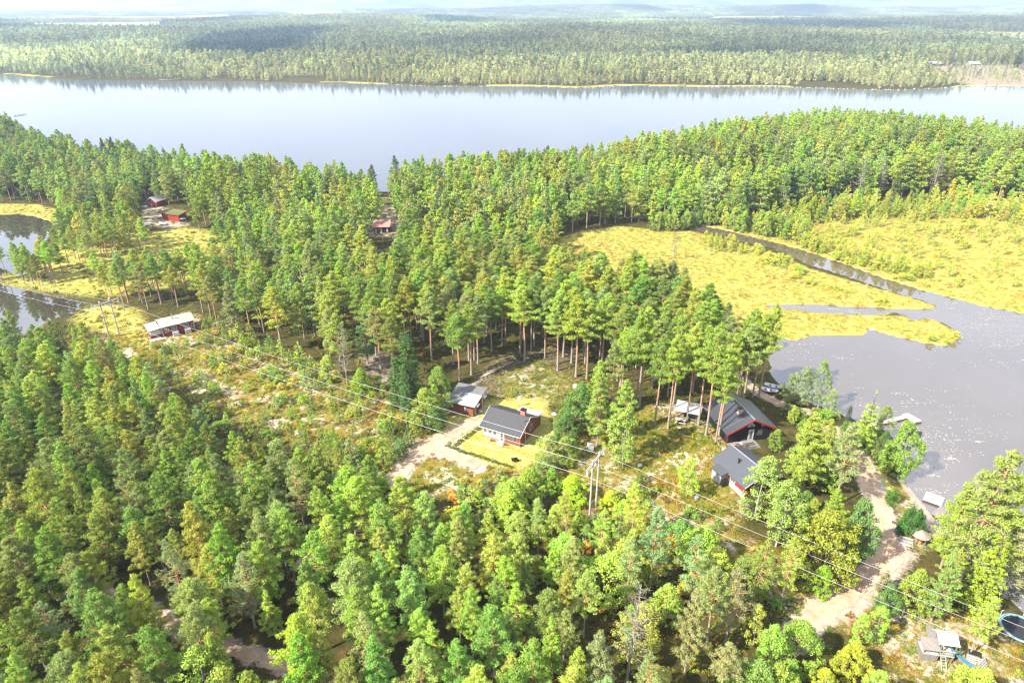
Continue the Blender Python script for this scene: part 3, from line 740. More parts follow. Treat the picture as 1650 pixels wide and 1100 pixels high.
def region(pts, spacing, mix, reg, hr=None, seed=0, dens=1.0, skyline=False, wz=1.0, keep=None, minh=3.5, cdist=1.0, low=.3):
    g = np.random.default_rng(seed + 1000)
    P = np.array(pts, float)
    wx, wy = unp(P[:, 0], P[:, 1], 1)
    x0, x1, y0, y1 = wx.min(), wx.max(), wy.min(), wy.max()
    gx, gy = np.meshgrid(np.arange(x0, x1, spacing), np.arange(y0, y1, spacing * .87))
    gx = gx + (np.arange(gx.shape[0])[:, None] % 2) * spacing * .5
    x = (gx + g.uniform(-.38, .38, gx.shape) * spacing).ravel(); y = (gy + g.uniform(-.38, .38, gx.shape) * spacing).ravel()
    d = sdist(x, y); z = height(x, y, d)
    px, py = proj(x, y, z)
    ok = inside(P, px, py) & (d > cdist) & (g.uniform(size=x.shape) < dens)
    for rk, (rp, rw) in ROADW.items(): ok &= dist_seg(rp, x, y, False) > rw + (.35 if rk in ('forest_path', 'wood_track') else .8)
    if keep is not None: ok &= keep(x, y, px, py)
    x, y, z, px, py = (a[ok] for a in (x, y, z, px, py))
    ks = [m[0] for m in mix]; ws = np.array([m[1] for m in mix], float); ws /= ws.sum()
    ch = g.choice(len(mix), len(x), p=ws)
    h = np.array([g.uniform(*mix[c][4]) for c in ch]) * (1 + .12 * fn(x, y, 14, seed)) if len(x) else np.array([])
    if len(x) == 0: return
    if skyline:
        sx = np.array([a for a, _ in SKY]); sy = np.array([b for _, b in SKY])
        lim = np.interp(px, sx, sy) + g.uniform(-3, 16, len(x))
        k = (lim - 550) / F
        hm = CAMH - y * (k * CP + SP) / (CP - k * SP) - z
        h = np.minimum(h, hm); okh = h > minh
    else: okh = h > 0
    rad = h * .17
    pxt, pyt = proj(x, y, z + h)
    okh &= (pyt < 1115) & (pxt > -170) & (pxt < 1860)
    al = allowed(x, y, z, h, rad, low)
    for i in np.nonzero(okh & al)[0]:
        kind, _, vks, tks, _ = mix[ch[i]]
        vk = vks[g.integers(len(vks))]
        t = TC[tks][g.integers(len(TC[tks]))]
        k = 1 + .25 * fn(x[i], y[i], 20, 44) * .6
        put(kind, vk, float(x[i]), float(y[i]), float(h[i]), tuple(c * k * g.uniform(.85, 1.15) for c in t), reg, wz * (1.12 if kind == 'pine_tree' and reg not in ('fore', 'fore_mid') else 1.0) * g.uniform(.85, 1.2), int(g.integers(len(V[vk]))), z=float(z[i]))
PN = 'pine_tree'
# --- landmarks first: (kind, variant, foot px, foot py, top py, tint, width factor, label)
def lm(kind, vk, px, py, pt, tint, w, label, vi=None):
    p = G(px, py); h = top_h(p.x, p.y, p.z, pt)
    put(kind, vk, p.x, p.y, h, tint if label is None else (tint[0] * 1.8, tint[1] * 1.75, tint[2] * 2.0), 'landmark', w, vi, label, p.z)
LM = [
 ('leafy_tree', 'leafy', 706, 664, 592, (.12, .18, .03), .72, 'broad light green leafy tree against the wall of the brown flat-roofed shed'),
 ('leafy_tree', 'leafy', 688, 688, 628, (.15, .2, .03), 1.0, 'rounded yellow-green leafy tree just down the slope from the brown shed tree'),
 ('shrub', 'bush', 705, 692, 655, (.07, .12, .03), 1.3, 'dark round shrub beside the blue tarp at the shed'),
 ('spruce_tree', 'spruce', 640, 655, 560, (.05, .1, .02), 1.0, 'dark spruce behind the young pines above the shed driveway'),
 ('spruce_tree', 'spruce', 662, 640, 520, (.045, .09, .02), 1.1, 'tallest dark spruce between the power line and the brown shed'),
 ('spruce_tree', 'slim', 655, 665, 590, (.06, .12, .03), 1.1, 'small bluish spruce in front of the dark spruces by the shed'),
 ('shrub', 'bush', 870, 770, 735, (.13, .18, .04), 1.5, 'pale green shrub at the corner of the cabin lawn below the gable'),
 ('leafy_tree', 'birch', 885, 745, 700, (.16, .2, .045), 1.5, 'short bushy birch covering the gable corner of the grey-roofed cabin'),
 ('leafy_tree', 'leafy', 912, 715, 662, (.07, .13, .03), .8, 'dark green bushy tree beside the cabin gable'),
 ('leafy_tree', 'leafy', 935, 690, 615, (.08, .14, .03), .8, 'deep green leafy tree at the edge of the grove behind the cabin'),
 (PN, 'full', 962, 720, 590, (.16, .21, .04), .95, 'light green pine with a full crown beside the transformer box'),
 (PN, 'full', 1000, 738, 610, (.14, .21, .03), 1.0, 'wide light green pine just above the twin utility poles'),
 ('leafy_tree', 'birch', 1003, 752, 655, (.16, .22, .04), 1.0, 'slim pale birch standing at the front of the grove by the heather'),
 ('leafy_tree', 'birch', 1106, 800, 737, (.19, .27, .03), 1.0, 'bright green young birch alone on the heather below the black house'),
 ('shrub', 'bush', 922, 810, 768, (.2, .3, .02), 1.5, 'vivid lime shrub beside the lower utility pole'),
 ('shrub', 'bush', 983, 822, 790, (.26, .33, .02), 1.3, 'yellow-lime shrub behind the twin utility poles'),
 (PN, 'full', 1290, 800, 665, (.16, .205, .03), 1.25, 'large golden green pine beside the black house'),
 (PN, 'full', 1345, 815, 680, (.15, .185, .06), 1.15, 'pale greyish green pine between the black house and the shore road'),
 ('leafy_tree', 'birch', 1216, 832, 736, (.15, .21, .045), 1.25, 'young birch growing in front of the small grey roof'),
 ('leafy_tree', 'birch', 1250, 880, 775, (.14, .2, .04), 1.1, 'light birch below the corner of the small grey-roofed house'),
 ('leafy_tree', 'leafy', 1250, 725, 692, (.12, .18, .03), .8, 'low leafy tree against the front corner of the black house'),
 ('leafy_tree', 'leafy', 1318, 935, 832, (.135, .155, .02), 1.1, 'round golden maple-like tree beside the junction of the shore road'),
 ('leafy_tree', 'leafy', 1364, 902, 805, (.08, .14, .035), .65, 'dark green tree pressed against the shore road bend'),
 ('shrub', 'bush', 1320, 958, 912, (.13, .22, .02), 1.0, 'vivid green shrub at the foot of the golden tree'),
 ('leafy_tree', 'birch', 1290, 655, 590, (.13, .17, .06), 1.0, 'greyish birch on the shore between the beached boats and the pond'),
 ('leafy_tree', 'birch', 1317, 660, 583, (.12, .17, .05), .85, 'tallest slim birch on the pond shore by the beached boats'),
 ('leafy_tree', 'birch', 1272, 648, 603, (.11, .15, .05), 1.2, 'low birch nearest to the two beached boats'),
 ('leafy_tree', 'birch', 1338, 670, 628, (.15, .2, .05), .9, 'small pale birch on the narrow shore strip'),
 ('spruce_tree', 'slim', 1365, 680, 644, (.04, .06, .03), 1.0, 'tiny dark spruce on the shore strip'),
 ('spruce_tree', 'slim', 1388, 722, 632, (.17, .24, .03), 1.35, 'light green conical tree beside the pier path'),
 ('leafy_tree', 'birch', 1413, 705, 655, (.12, .16, .03), 1.2, 'short bushy birch where the pier leaves the shore'),
 ('leafy_tree', 'leafy', 1438, 764, 680, (.12, .19, .03), .75, 'dense bushy tree overhanging the pond beside the pier'),
 ('leafy_tree', 'leafy', 1420, 740, 695, (.06, .1, .025), .7, 'dark leafy tree behind the bushy shore tree'),
 ('juniper_shrub', 'lowfir', 1433, 812, 790, (.06, .12, .02), .42, 'small dark clipped evergreen on the grass by the sandy beach'),
 ('juniper_shrub', 'lowfir', 1464, 862, 822, (.04, .1, .02), .42, 'dark evergreen dome beside the thatched shelter'),
 (PN, 'full', 1545, 935, 722, (.15, .185, .04), 1.1, 'tallest pine on the promontory with a loose crown over the pond'),
 (PN, 'full', 1585, 945, 765, (.15, .2, .03), 1.15, 'broad pine beside the tallest promontory pine'),
 (PN, 'full', 1515, 915, 775, (.16, .22, .03), 1.0, 'bright pine rising over the small jetty'),
 (PN, 'full', 1615, 960, 830, (.17, .185, .07), 1.3, 'pale grey-green pine at the tip of the promontory'),
 (PN, 'full', 1655, 905, 790, (.16, .22, .03), 1.0, 'pine cut by the frame edge beyond the promontory'),
 ('spruce_tree', 'spruce', 1567, 985, 848, (.15, .2, .02), 1.0, 'yellow-green spruce under the promontory pines'),
 (PN, 'full', 1500, 1000, 880, (.12, .18, .04), 1.1, 'bluish green pine beside the thatched shelter garden'),
 ('leafy_tree', 'leafy', 1462, 985, 920, (.15, .2, .03), .75, 'light green leafy tree under the wires by the road junction'),
 ('shrub', 'bush', 1420, 988, 942, (.07, .13, .03), .95, 'dark green round shrub at the inner corner of the road junction'),
 ('young_pine', 'young', 1422, 955, 922, (.12, .13, .05), 1.2, 'small dark young pine at the edge of the sandy junction'),
 (PN, 'full', 1562, 1055, 960, (.18, .24, .04), 1.0, 'pale bushy pine between the playhouse and the trampoline'),
 ('dead_pine', 'dead', 1462, 470, 400, (.2, .2, .1), .8, None),
 (PN, 'tall', 604, 316, 264, (.05, .08, .04), .9, 'dark single pine on the lake shore beside the open gap'),
 (PN, 'tall', 640, 316, 250, (.07, .1, .04), .9, 'dark shore pine just past the open gap to the lake'),
 (PN, 'full', 175, 278, 221, (.05, .075, .035), .85, 'dark conifer standing highest on the shore'),
 (PN, 'full', 192, 282, 220, (.045, .07, .035), .85, 'dark conifer beside the highest shore conifer'),
]
DEADS = [(1380, 330, 246), (1413, 322, 252), (1268, 322, 262), (1130, 330, 250), (1500, 320, 240), (1240, 290, 214), (905, 345, 285), (1010, 1100, 935), (560, 620, 520), (1085, 420, 370)]
for i, (a_, b_, c_) in enumerate(DEADS): LM.append(('dead_pine', 'dead', a_, b_, c_, (.14, .15, .06), 1.0, None))
for a in LM:
    if a[0] == 'dead_pine' and a[4] == 400: continue
    lm(*a)
LMX = np.array([(t['x'], t['y'], t['h']) for t in TREES])
def clear_lm(r=2.2):
    def f(x, y, px, py):
        ok = np.ones(x.shape, bool)
        for a, b, hh in LMX: ok &= (x - a) ** 2 + (y - b) ** 2 > (r + hh * .08) ** 2
        return ok
    return f
KL = clear_lm()
FORE = [(-900, 560), (-200, 585), (0, 590), (110, 612), (160, 590), (230, 625), (300, 690), (400, 775), (560, 840), (650, 870), (720, 890), (850, 935), (960, 960), (980, 1100), (960, 2000), (-900, 2000), (-2500, 1300)]
region(FORE, 3.8, [(PN, .84, ('full',), 'pine', (8.5, 12.5)), (PN, .07, ('thinpine',), 'grey', (9, 12)), (PN, .05, ('full',), 'pine', (6, 9)), ('leafy_tree', .04, ('birch',), 'leaf', (6, 9))], 'fore', seed=1, keep=KL, wz=1.08)
region([(-300, 500), (30, 548), (130, 560), (170, 590), (110, 612), (0, 590), (-400, 585)], 4.6, [(PN, 1, ('full',), 'shorepine', (8, 11))], 'fore', seed=2, keep=KL)
region([(960, 955), (1060, 940), (1130, 960), (1180, 1010), (1180, 1300), (1100, 2000), (960, 2000)], 4.4, [(PN, .55, ('thinpine', 'full', 'tall'), 'grey', (10, 13)), ('leafy_tree', .45, ('birch', 'leafy'), 'leaf', (5, 8))], 'fore_mid', seed=3, keep=KL)
region([(1150, 980), (1290, 1010), (1420, 1030), (1440, 1100), (1500, 1400), (1500, 2000), (1180, 2000)], 4.4, [('leafy_tree', .8, ('birch', 'leafy'), 'leaf', (5, 8)), ('leafy_tree', .14, ('leafy',), 'gold', (4, 6)), ('spruce_tree', .06, ('spruce',), 'spruce', (6, 9))], 'fore_right', seed=4, keep=KL)
region([(1440, 1110), (1700, 1080), (1900, 1300), (1900, 2000), (1500, 2000)], 4, [('leafy_tree', .8, ('leafy', 'birch'), 'leaf', (4, 7)), ('leafy_tree', .2, ('leafy',), 'gold', (3, 5))], 'fore_right', seed=5, keep=KL)
# mixed thicket between the pines and the power line
region([(720, 900), (700, 830), (760, 790), (870, 790), (960, 850), (1100, 880), (1180, 930), (1280, 970), (1180, 1010), (1060, 950), (860, 945)], 3.3, [('shrub', .45, ('bush',), 'bush', (1.8, 3.5)), ('leafy_tree', .35, ('birch', 'leafy'), 'leaf', (4, 7)), ('shrub', .1, ('bush',), 'autumn', (1, 2)), (PN, .1, ('full', 'thinpine'), 'pine', (7, 11))], 'thicket', seed=6, keep=KL)
region([(1180, 930), (1200, 870), (1290, 880), (1330, 950), (1310, 990), (1230, 1000)], 2.6, [('shrub', .5, ('bush',), 'bush', (.7, 1.5)), ('shrub', .5, ('bush',), 'gold', (.6, 1.3))], 'thicket', seed=7, keep=KL)
# power line corridor
region([(300, 640), (240, 560), (330, 520), (430, 560), (560, 605), (690, 655), (720, 690), (650, 760), (620, 850), (520, 830), (400, 760), (330, 680)], 2.7, [('young_pine', .5, ('young',), 'pine', (1.8, 4.5)), ('shrub', .42, ('bush',), 'bush', (.9, 2.2)), ('leafy_tree', .08, ('birch',), 'leaf', (3, 5))], 'corridor', seed=8, keep=KL, dens=.95)
region([(560, 720), (640, 680), (700, 690), (690, 710), (640, 760), (610, 860), (520, 830), (440, 780)], 2.7, [('young_pine', .45, ('young',), 'pine', (2.5, 5.5)), ('shrub', .35, ('bush',), 'bush', (1.5, 3)), (PN, .2, ('full', 'thinpine'), 'pine', (6, 10))], 'corridor', seed=9, keep=KL, dens=.9)
region([(690, 770), (760, 760), (830, 770), (880, 790), (820, 840), (700, 850)], 3.0, [('shrub', .8, ('bush',), 'bush', (1, 2.4)), ('shrub', .2, ('bush',), 'autumn', (.8, 1.3))], 'corridor', seed=10, keep=KL)
region([(1000, 760), (1100, 790), (1170, 800), (1220, 870), (1100, 860), (980, 810)], 3.4, [('young_pine', .4, ('young',), 'pine', (1.5, 3)), ('shrub', .6, ('bush',), 'bush', (.8, 2))], 'corridor', seed=11, keep=KL, dens=.7)
region([(880, 700), (930, 640), (1000, 680), (985, 750), (1040, 820), (930, 830), (880, 790)], 3.2, [('young_pine', .3, ('young',), 'shorepine', (3, 6)), ('leafy_tree', .4, ('birch', 'leafy'), 'leaf', (3.5, 6)), ('shrub', .3, ('bush',), 'bush', (1.5, 3))], 'corridor', seed=12, keep=KL)
region([(800, 640), (850, 600), (930, 620), (900, 660)], 4.5, [('young_pine', .6, ('young',), 'pine', (1.5, 3)), ('shrub', .4, ('bush',), 'bush', (.6, 1.2))], 'corridor', seed=13, dens=.6)
# around the black house and along the road
region([(1250, 740), (1330, 690), (1372, 720), (1398, 800), (1400, 870), (1380, 900), (1260, 880), (1235, 820)], 3.6, [('leafy_tree', .65, ('leafy', 'birch'), 'leaf', (4, 8)), (PN, .15, ('full',), 'pine', (8, 11)), ('shrub', .2, ('bush',), 'bush', (1.5, 3))], 'road', seed=14, keep=KL)
region([(1245, 700), (1270, 665), (1340, 672), (1375, 700), (1335, 700)], 2.6, [('shrub', .7, ('bush',), 'leaf', (1.5, 3)), ('leafy_tree', .3, ('birch',), 'leaf', (3, 5))], 'shore', seed=15, keep=KL)
region([(1245, 618), (1262, 630), (1350, 668), (1400, 690), (1370, 700), (1330, 680), (1270, 662), (1240, 640)], 2.3, [('shrub', 1, ('bush',), 'shorepine', (.8, 1.8))], 'shore', seed=16, cdist=.3, dens=.7)
region([(1370, 700), (1440, 695), (1448, 740), (1440, 765), (1415, 760), (1400, 735)], 2.3, [('shrub', 1, ('bush',), 'bush', (1.2, 2.4))], 'shore', seed=17, cdist=.2)
region([(1480, 880), (1520, 870), (1600, 950), (1680, 1000), (1640, 1010), (1600, 1000), (1520, 1010), (1470, 960)], 3.6, [(PN, .4, ('full', 'thinpine'), 'pine', (7, 10)), ('shrub', .6, ('bush',), 'bush', (1.2, 2.5))], 'promontory', seed=18, keep=KL, cdist=.6)
region([(1440, 960), (1500, 990), (1600, 1010), (1700, 1020), (1700, 1120), (1430, 1110), (1420, 1010)], 3.4, [('shrub', .5, ('bush',), 'bush', (.7, 1.6)), ('shrub', .5, ('bush',), 'gold', (.5, 1.2))], 'play', seed=19, keep=KL, dens=.5)
region([(1445, 840), (1500, 862), (1480, 890), (1450, 870)], 2.2, [('shrub', 1, ('bush',), 'gold', (.4, .9))], 'play', seed=20, dens=.7)
# grove of tall pines behind the cabins
region([(735, 640), (738, 600), (780, 560), (900, 545), (965, 570), (955, 620), (900, 600), (850, 580), (790, 600)], 3.7, [(PN, 1, ('tall',), 'pine', (15.5, 18))], 'grove', seed=21, dens=.9, low=.6)
region([(738, 600), (650, 560), (650, 500), (800, 470), (1010, 480), (1060, 560), (970, 575), (900, 545), (780, 560)], 5.2, [(PN, .95, ('tall',), 'pine', (14, 17)), (PN, .05, ('tall',), 'yellow', (13, 16))], 'grove', seed=22, low=.6)
region([(960, 560), (1060, 555), (1150, 560), (1235, 575), (1240, 605), (1190, 660), (1150, 640), (1060, 640), (1000, 680), (955, 660)], 4.4, [(PN, 1, ('tall',), 'pine', (14, 17))], 'grove_right', seed=23, low=.62, keep=KL)
for px, py, pt in ((1076, 690, 560), (1106, 680, 540), (1125, 685, 548), (1137, 702, 545), (1153, 712, 600), (1158, 702, 570), (1172, 650, 560), (1187, 640, 545), (1200, 632, 520), (1212, 640, 530), (1222, 640, 510), (1055, 683, 560), (1017, 660, 520), (1030, 655, 520), (1085, 650, 530)):
    lm(PN, 'tall', px, py, pt - 25, TC['pine'][px % 4], .9, None)
region([(955, 660), (1000, 700), (985, 740), (940, 700)], 4, [(PN, .6, ('full',), 'pine', (8, 11)), ('leafy_tree', .4, ('birch',), 'leaf', (5, 8))], 'grove_right', seed=24, keep=KL)
# forest between clearing and lake
MIDR = [(330, 530), (400, 545), (450, 575), (520, 598), (600, 635), (650, 640), (660, 560), (650, 500), (800, 470), (1000, 480), (1010, 440), (880, 410), (870, 394), (940, 372), (1000, 366), (1110, 362), (1108, 300), (1108, 243), (1000, 262), (900, 280), (700, 300), (640, 309), (560, 312), (500, 306),
        (400, 290), (300, 282), (300, 330), (320, 370), (390, 385), (380, 425), (320, 455), (290, 480), (320, 500)]
region(MIDR, 5.5, [(PN, .92, ('tall', 'full'), 'pine', (12, 15.5)), (PN, .03, ('thinpine',), 'grey', (11, 14)), (PN, .05, ('full',), 'shorepine', (11, 14))], 'middle', seed=25, skyline=True, keep=KL, low=.45)
region([(520, 598), (600, 632), (720, 640), (735, 650), (690, 665), (600, 645), (500, 605)], 4.0, [('spruce_tree', .5, ('spruce', 'slim'), 'spruce', (5, 9)), ('leafy_tree', .5, ('birch', 'leafy'), 'leaf', (5, 8))], 'middle', seed=26, keep=KL)
region([(-300, 200), (0, 207), (60, 240), (110, 250), (200, 262), (300, 283), (310, 330), (225, 330), (215, 375), (130, 378), (95, 350), (100, 335), (0, 325), (-300, 315)], 4.8, [(PN, .8, ('full', 'tall'), 'shorepine', (10, 14)), ('leafy_tree', .2, ('birch',), 'leaf', (8, 11))], 'lakeside', seed=27, skyline=True, keep=KL)
region([(190, 497), (300, 500), (335, 520), (300, 455), (210, 470)], 4.2, [(PN, 1, ('tall',), 'pine', (10, 12.5))], 'meadow', seed=28, low=.62)
region([(85, 395), (130, 380), (215, 375), (240, 395), (320, 400), (350, 440), (290, 480), (150, 492), (60, 462), (50, 440)], 4.9, [(PN, .7, ('tall',), 'pine', (8.5, 12)), (PN, .3, ('tall', 'full'), 'yellow', (8, 11))], 'meadow', seed=29, low=.62)
region([(0, 420), (60, 425), (90, 400), (110, 440), (80, 470), (0, 455), (-200, 440)], 3.6, [(PN, 1, ('tall', 'full'), 'pine', (9, 12)), ], 'meadow', seed=30, low=.62, cdist=.4)
region([(1060, 555), (1010, 500), (1050, 480), (1150, 530), (1235, 575), (1150, 565)], 4.2, [(PN, .9, ('full', 'tall'), 'shorepine', (9, 13)), ('leafy_tree', .1, ('birch',), 'leaf', (6, 8))], 'grove_right', seed=31, low=.5)
region([(1000, 480), (1050, 480), (1080, 500), (1010, 500)], 3.5, [(PN, 1, ('full',), 'shorepine', (8, 11))], 'grove_right', seed=32, low=.5)
# ridge forest beyond the bog
RIDGE = [(1108, 243), (1200, 226), (1300, 214), (1400, 210), (1500, 219), (1600, 238), (1650, 248), (1950, 310), (2300, 370), (2000, 360), (1650, 335), (1560, 318), (1450, 322), (1350, 330), (1260, 345), (1190, 366), (1120, 360)]
region(RIDGE, 5.2, [(PN, .58, ('full', 'tall'), 'pine', (13, 17)), ('spruce_tree', .14, ('spruce', 'slim'), 'spruce', (11, 15)), (PN, .28, ('full',), 'shorepine', (13, 16))], 'ridge', seed=33, skyline=True, low=.3)
region([(1120, 358), (1190, 366), (1260, 350), (1350, 332), (1450, 322), (1560, 318), (1650, 335), (1900, 350), (1900, 372), (1650, 358), (1450, 352), (1300, 362), (1285, 398), (1190, 378)], 3.6, [(PN, .7, ('bogpine', 'midfull'), 'yellow', (4, 8)), ('leafy_tree', .3, ('birch',), 'leaf', (4, 7))], 'bogedge', seed=34, low=.2, cdist=1)
region([(1290, 400), (1330, 392), (1400, 410), (1470, 440), (1500, 458), (1470, 456), (1400, 432)], 4.0, [('shrub', .6, ('bush',), 'yellow', (1.5, 3)), ('leafy_tree', .4, ('birch',), 'yellow', (3, 5))], 'bog', seed=35, low=.9, dens=.8)
def rowset(pts, kind, vk, tk, hr, reg):
    for px, py in pts:
        p = G(px, py); t = random.choice(TC[tk]); put(kind, vk, p.x, p.y, random.uniform(*hr), t, reg, random.uniform(1, 1.3))
rowset([(1136, 392), (1144, 396), (1152, 402), (1160, 405), (1168, 398), (1180, 400)], 'leafy_tree', 'birch', 'yellow', (3, 5), 'bog')
gq = np.random.default_rng(77)
def along(a, b_, n, j): return [(a[0] + (b_[0] - a[0]) * t + gq.normal() * j, a[1] + (b_[1] - a[1]) * t + gq.normal() * j * .35) for t in gq.uniform(0, 1, n)]
rowset(along((1135, 392), (1215, 412), 14, 9), 'leafy_tree', 'birch', 'yellow', (2.5, 4.5), 'bog')
rowset(along((1215, 402), (1300, 448), 14, 9), 'shrub', 'bush', 'yellow', (1, 2.4), 'bog')
rowset(along((1295, 396), (1480, 448), 46, 9), 'leafy_tree', 'birch', 'yellow', (3, 5.5), 'bog')
rowset(along((1300, 398), (1500, 462), 30, 7), 'shrub', 'bush', 'yellow', (1, 2.2), 'bog')
rowset(along((1130, 358), (1290, 390), 34, 8), 'leafy_tree', 'birch', 'leaf', (4.5, 8), 'bogedge')
rowset(along((1050, 372), (1120, 366), 16, 5), 'leafy_tree', 'birch', 'leaf', (4.5, 7.5), 'bogedge')
rowset([(1225, 420), (1238, 424), (1250, 428), (1262, 432), (1290, 440)], 'shrub', 'bush', 'yellow', (1.2, 2.4), 'bog')
rowset([(1325, 462), (1340, 465), (1352, 468), (1365, 472), (1303, 458), (1420, 487), (1500, 548), (1525, 552), (1540, 545)], 'shrub', 'bush', 'yellow', (.8, 2), 'bog')
rowset([(1295, 402), (1320, 408), (1345, 415), (1372, 424), (1405, 436)], 'shrub', 'bush', 'leaf', (.8, 1.6), 'bog')
# sparse little pines all over the open bog
g = np.random.default_rng(5)
bx, by = [], []
for _ in range(900):
    px = g.uniform(1250, 1720); py = g.uniform(340, 470); bx.append(px); by.append(py)
bx, by = np.array(bx), np.array(by)
wx, wy = unp(bx, by, .4); ok = inside(BOG2, wx, wy) & (sdist(wx, wy) > 2) & (g.uniform(size=bx.shape) < np.clip(1.2 - (by - 340) / 75, .13, 1))
for x, y in zip(wx[ok], wy[ok]): put(PN, 'bogpine', float(x), float(y), g.uniform(1.4, 4.5), random.choice(TC['yellow']), 'bog', 1.1)
# ------------------------------------------------------------------ plants into the scene
for t in TREES:
    t['px'], t['py'] = (float(a) for a in proj(t['x'], t['y'], t['z'] + t['h'] * .6))
    t['dep'] = float(t['y'] * CP + (CAMH - t['z']) * SP)
KINDS_ = sorted({t['kind'] for t in TREES})
NOTE = {}
mass = []
LAND = [('the white gravel turning area', 690, 722), ('the brown flat-roofed shed', 755, 648), ('the grey-roofed cabin', 825, 685), ('the twin utility poles', 955, 760), ('the black house', 1205, 680), ('the small grey roof', 1205, 757),
        ('the shore road bend', 1420, 830), ('the road junction', 1380, 930), ('the golden tree', 1318, 880), ('the playhouse', 1500, 1030), ('the trampoline', 1630, 1005), ('the white pier', 1455, 675), ('the promontory pines', 1560, 850),
        ('the beached boats', 1245, 628), ('the picnic shelter', 1105, 665), ('the sunlit grove floor', 860, 600), ('the pale-roofed red cottage', 278, 525), ('the distant utility poles', 182, 500), ('the turf-roofed red shed', 276, 350),
        ('the bog pool', 60, 500), ('the forest path gap', 145, 945), ('the lower forest path gap', 432, 1050), ('the woodland track', 520, 892), ('the bare sand patch', 350, 612), ('the narrow channel', 1250, 400), ('the bog spit', 1400, 530),
        ('the pink-roofed cottage', 608, 365), ('the lake gap', 618, 300), ('the open bog', 1040, 400), ('the dark spruces', 655, 590), ('the lily pads', 1560, 500), ('the corner meadow', 170, 420), ('the heather slope', 1090, 760), ('the sandy beach', 1470, 800)]
EXTRA = [('the bottom edge', 250, 1090), ('the bottom edge', 700, 1090), ('the bottom edge', 1050, 1090), ('the bottom edge', 1250, 1090), ('the frame edge', 5, 650), ('the frame edge', 5, 800), ('the frame edge', 5, 950), ('the lower corner', 30, 1080), ('the frame edge', 1640, 450)]
ALLL = LAND + EXTRA
def tone(c):
    r, g_, b = c
    if r > .235: return 'golden'
    if r / g_ > .9 and b > .05: return 'grey-green'
    if r > .165: return 'yellow-green'
    if g_ < .115: return 'dark green'
    if r > .13: return 'light green'
    return 'mid-green'
def sizew(kind, h):
    if kind == 'shrub': return 'low' if h < 1.3 else ('tall' if h > 2.2 else 'rounded')
    if kind == 'young_pine': return 'tiny' if h < 2.3 else 'young'
    return 'short' if h < 8 else ('tall' if h > 13.5 else 'medium-height')
NOUN = {'pine_tree': 'pine', 'spruce_tree': 'spruce', 'leafy_tree': 'leafy tree', 'shrub': 'shrub', 'young_pine': 'pine sapling', 'juniper_shrub': 'evergreen shrub', 'dead_pine': 'grey dead pine'}
def direction(dx, dy):
    a = math.degrees(math.atan2(-dy, dx)) % 360
    return ['to the right of', 'up and right of', 'directly above', 'up and left of', 'to the left of', 'down and left of', 'directly below', 'down and right of'][int(((a + 22.5) % 360) // 45)]
ORD = ['', 'second ', 'third ', 'fourth ', 'fifth ', 'sixth ', 'seventh ', 'eighth ', 'ninth ', 'tenth ']
CROWN = {'full': 'full-crowned', 'tall': 'bare-stemmed', 'thinpine': 'thin-crowned', 'birch': 'slender', 'leafy': 'bushy', 'spruce': 'broad', 'slim': 'slim', 'bush': '', 'young': '', 'midfull': '', 'bogpine': '', 'midtall': '', 'lowfir': '', 'dead': ''}
REG = {'fore': 'pines and trees of the forest below the power line', 'fore_mid': 'pines and birches along the bottom edge', 'fore_right': 'leafy trees below the playhouse road', 'thicket': 'thicket plants under the power line', 'corridor': 'young growth in the power line clearing',
       'road': 'trees between the black house and the road', 'shore': 'shore plants by the pond', 'promontory': 'trees of the promontory', 'play': 'low bushes round the playhouse', 'grove': 'tall pines of the grove behind the cabins', 'grove_right': 'tall pines beside the black house',
       'middle': 'pines of the forest towards the lake', 'lakeside': 'trees of the lakeside wood', 'meadow': 'pines standing in the corner meadow', 'ridge': 'trees of the ridge beyond the bog', 'bogedge': 'young trees along the bog edge', 'bog': 'bushes on the open bog', 'landmark': None}
inst_count = 0
indiv = []
for kd in KINDS_:
    L_ = [t for t in TREES if t['kind'] == kd]
    for t in L_:
        a, b = proj(t['x'], t['y'], t['z'] + t['h']); c, d_ = proj(t['x'], t['y'], t['z'])
        t['seen'] = (a > -25 and a < 1675 and b < 1090 and d_ > 0)
        t['size'] = float(d_ - b)
    mass += [t for t in L_ if not t['seen'] and t['kind'] in ('pine_tree', 'leafy_tree', 'young_pine')]
    L_ = [t for t in L_ if t['seen']]
    L_.sort(key=lambda t: -(t['size'] + (1e4 if t['label'] else 0)))
    indiv += L_[:298]; mass += L_[298:]
cells = {}
for t in indiv:
    if t['label']: continue
    dd = [((t['px'] - a) ** 2 + (1.3 * (t['py'] - b)) ** 2, i) for i, (_, a, b) in enumerate(ALLL)]
    dm, i = min(dd); n_, a, b = ALLL[i]
    t['key'] = (tone(t['tint']), sizew(t['kind'], t['h']), CROWN[t['vk']], NOUN[t['kind']], direction(t['px'] - a, t['py'] - b), n_)
    t['dm'] = dm; cells.setdefault(t['key'], []).append(t)
for k, L_ in cells.items():
    L_.sort(key=lambda t: t['dm'])
    for i, t in enumerate(L_):
        to, sz, cr_, no, di, la = k
        if i < len(ORD): t['label'] = ' '.join(('%s%s %s %s %s, %s %s' % (ORD[i], sz, to, cr_, no, di, la)).split()).replace(' ,', ',')
        else: t['label'] = '%s %s %s further off %s %s' % (sz, to, no, di, la)
for t in indiv:
    w_ = t['label'].split()
    if len(w_) > 15: t['label'] = ' '.join(x for x in w_ if x not in ('full-crowned', 'bushy', 'slender', 'broad', 'bare-stemmed', 'thin-crowned', 'slim'))
    if len(t['label'].split()) > 15: t['label'] = t['label'].replace('directly ', '')
GOF = {}
for t in indiv: t['gname'] = REG.get(t['reg']); t['gname'] = GOF.setdefault(t['label'], t['gname'])
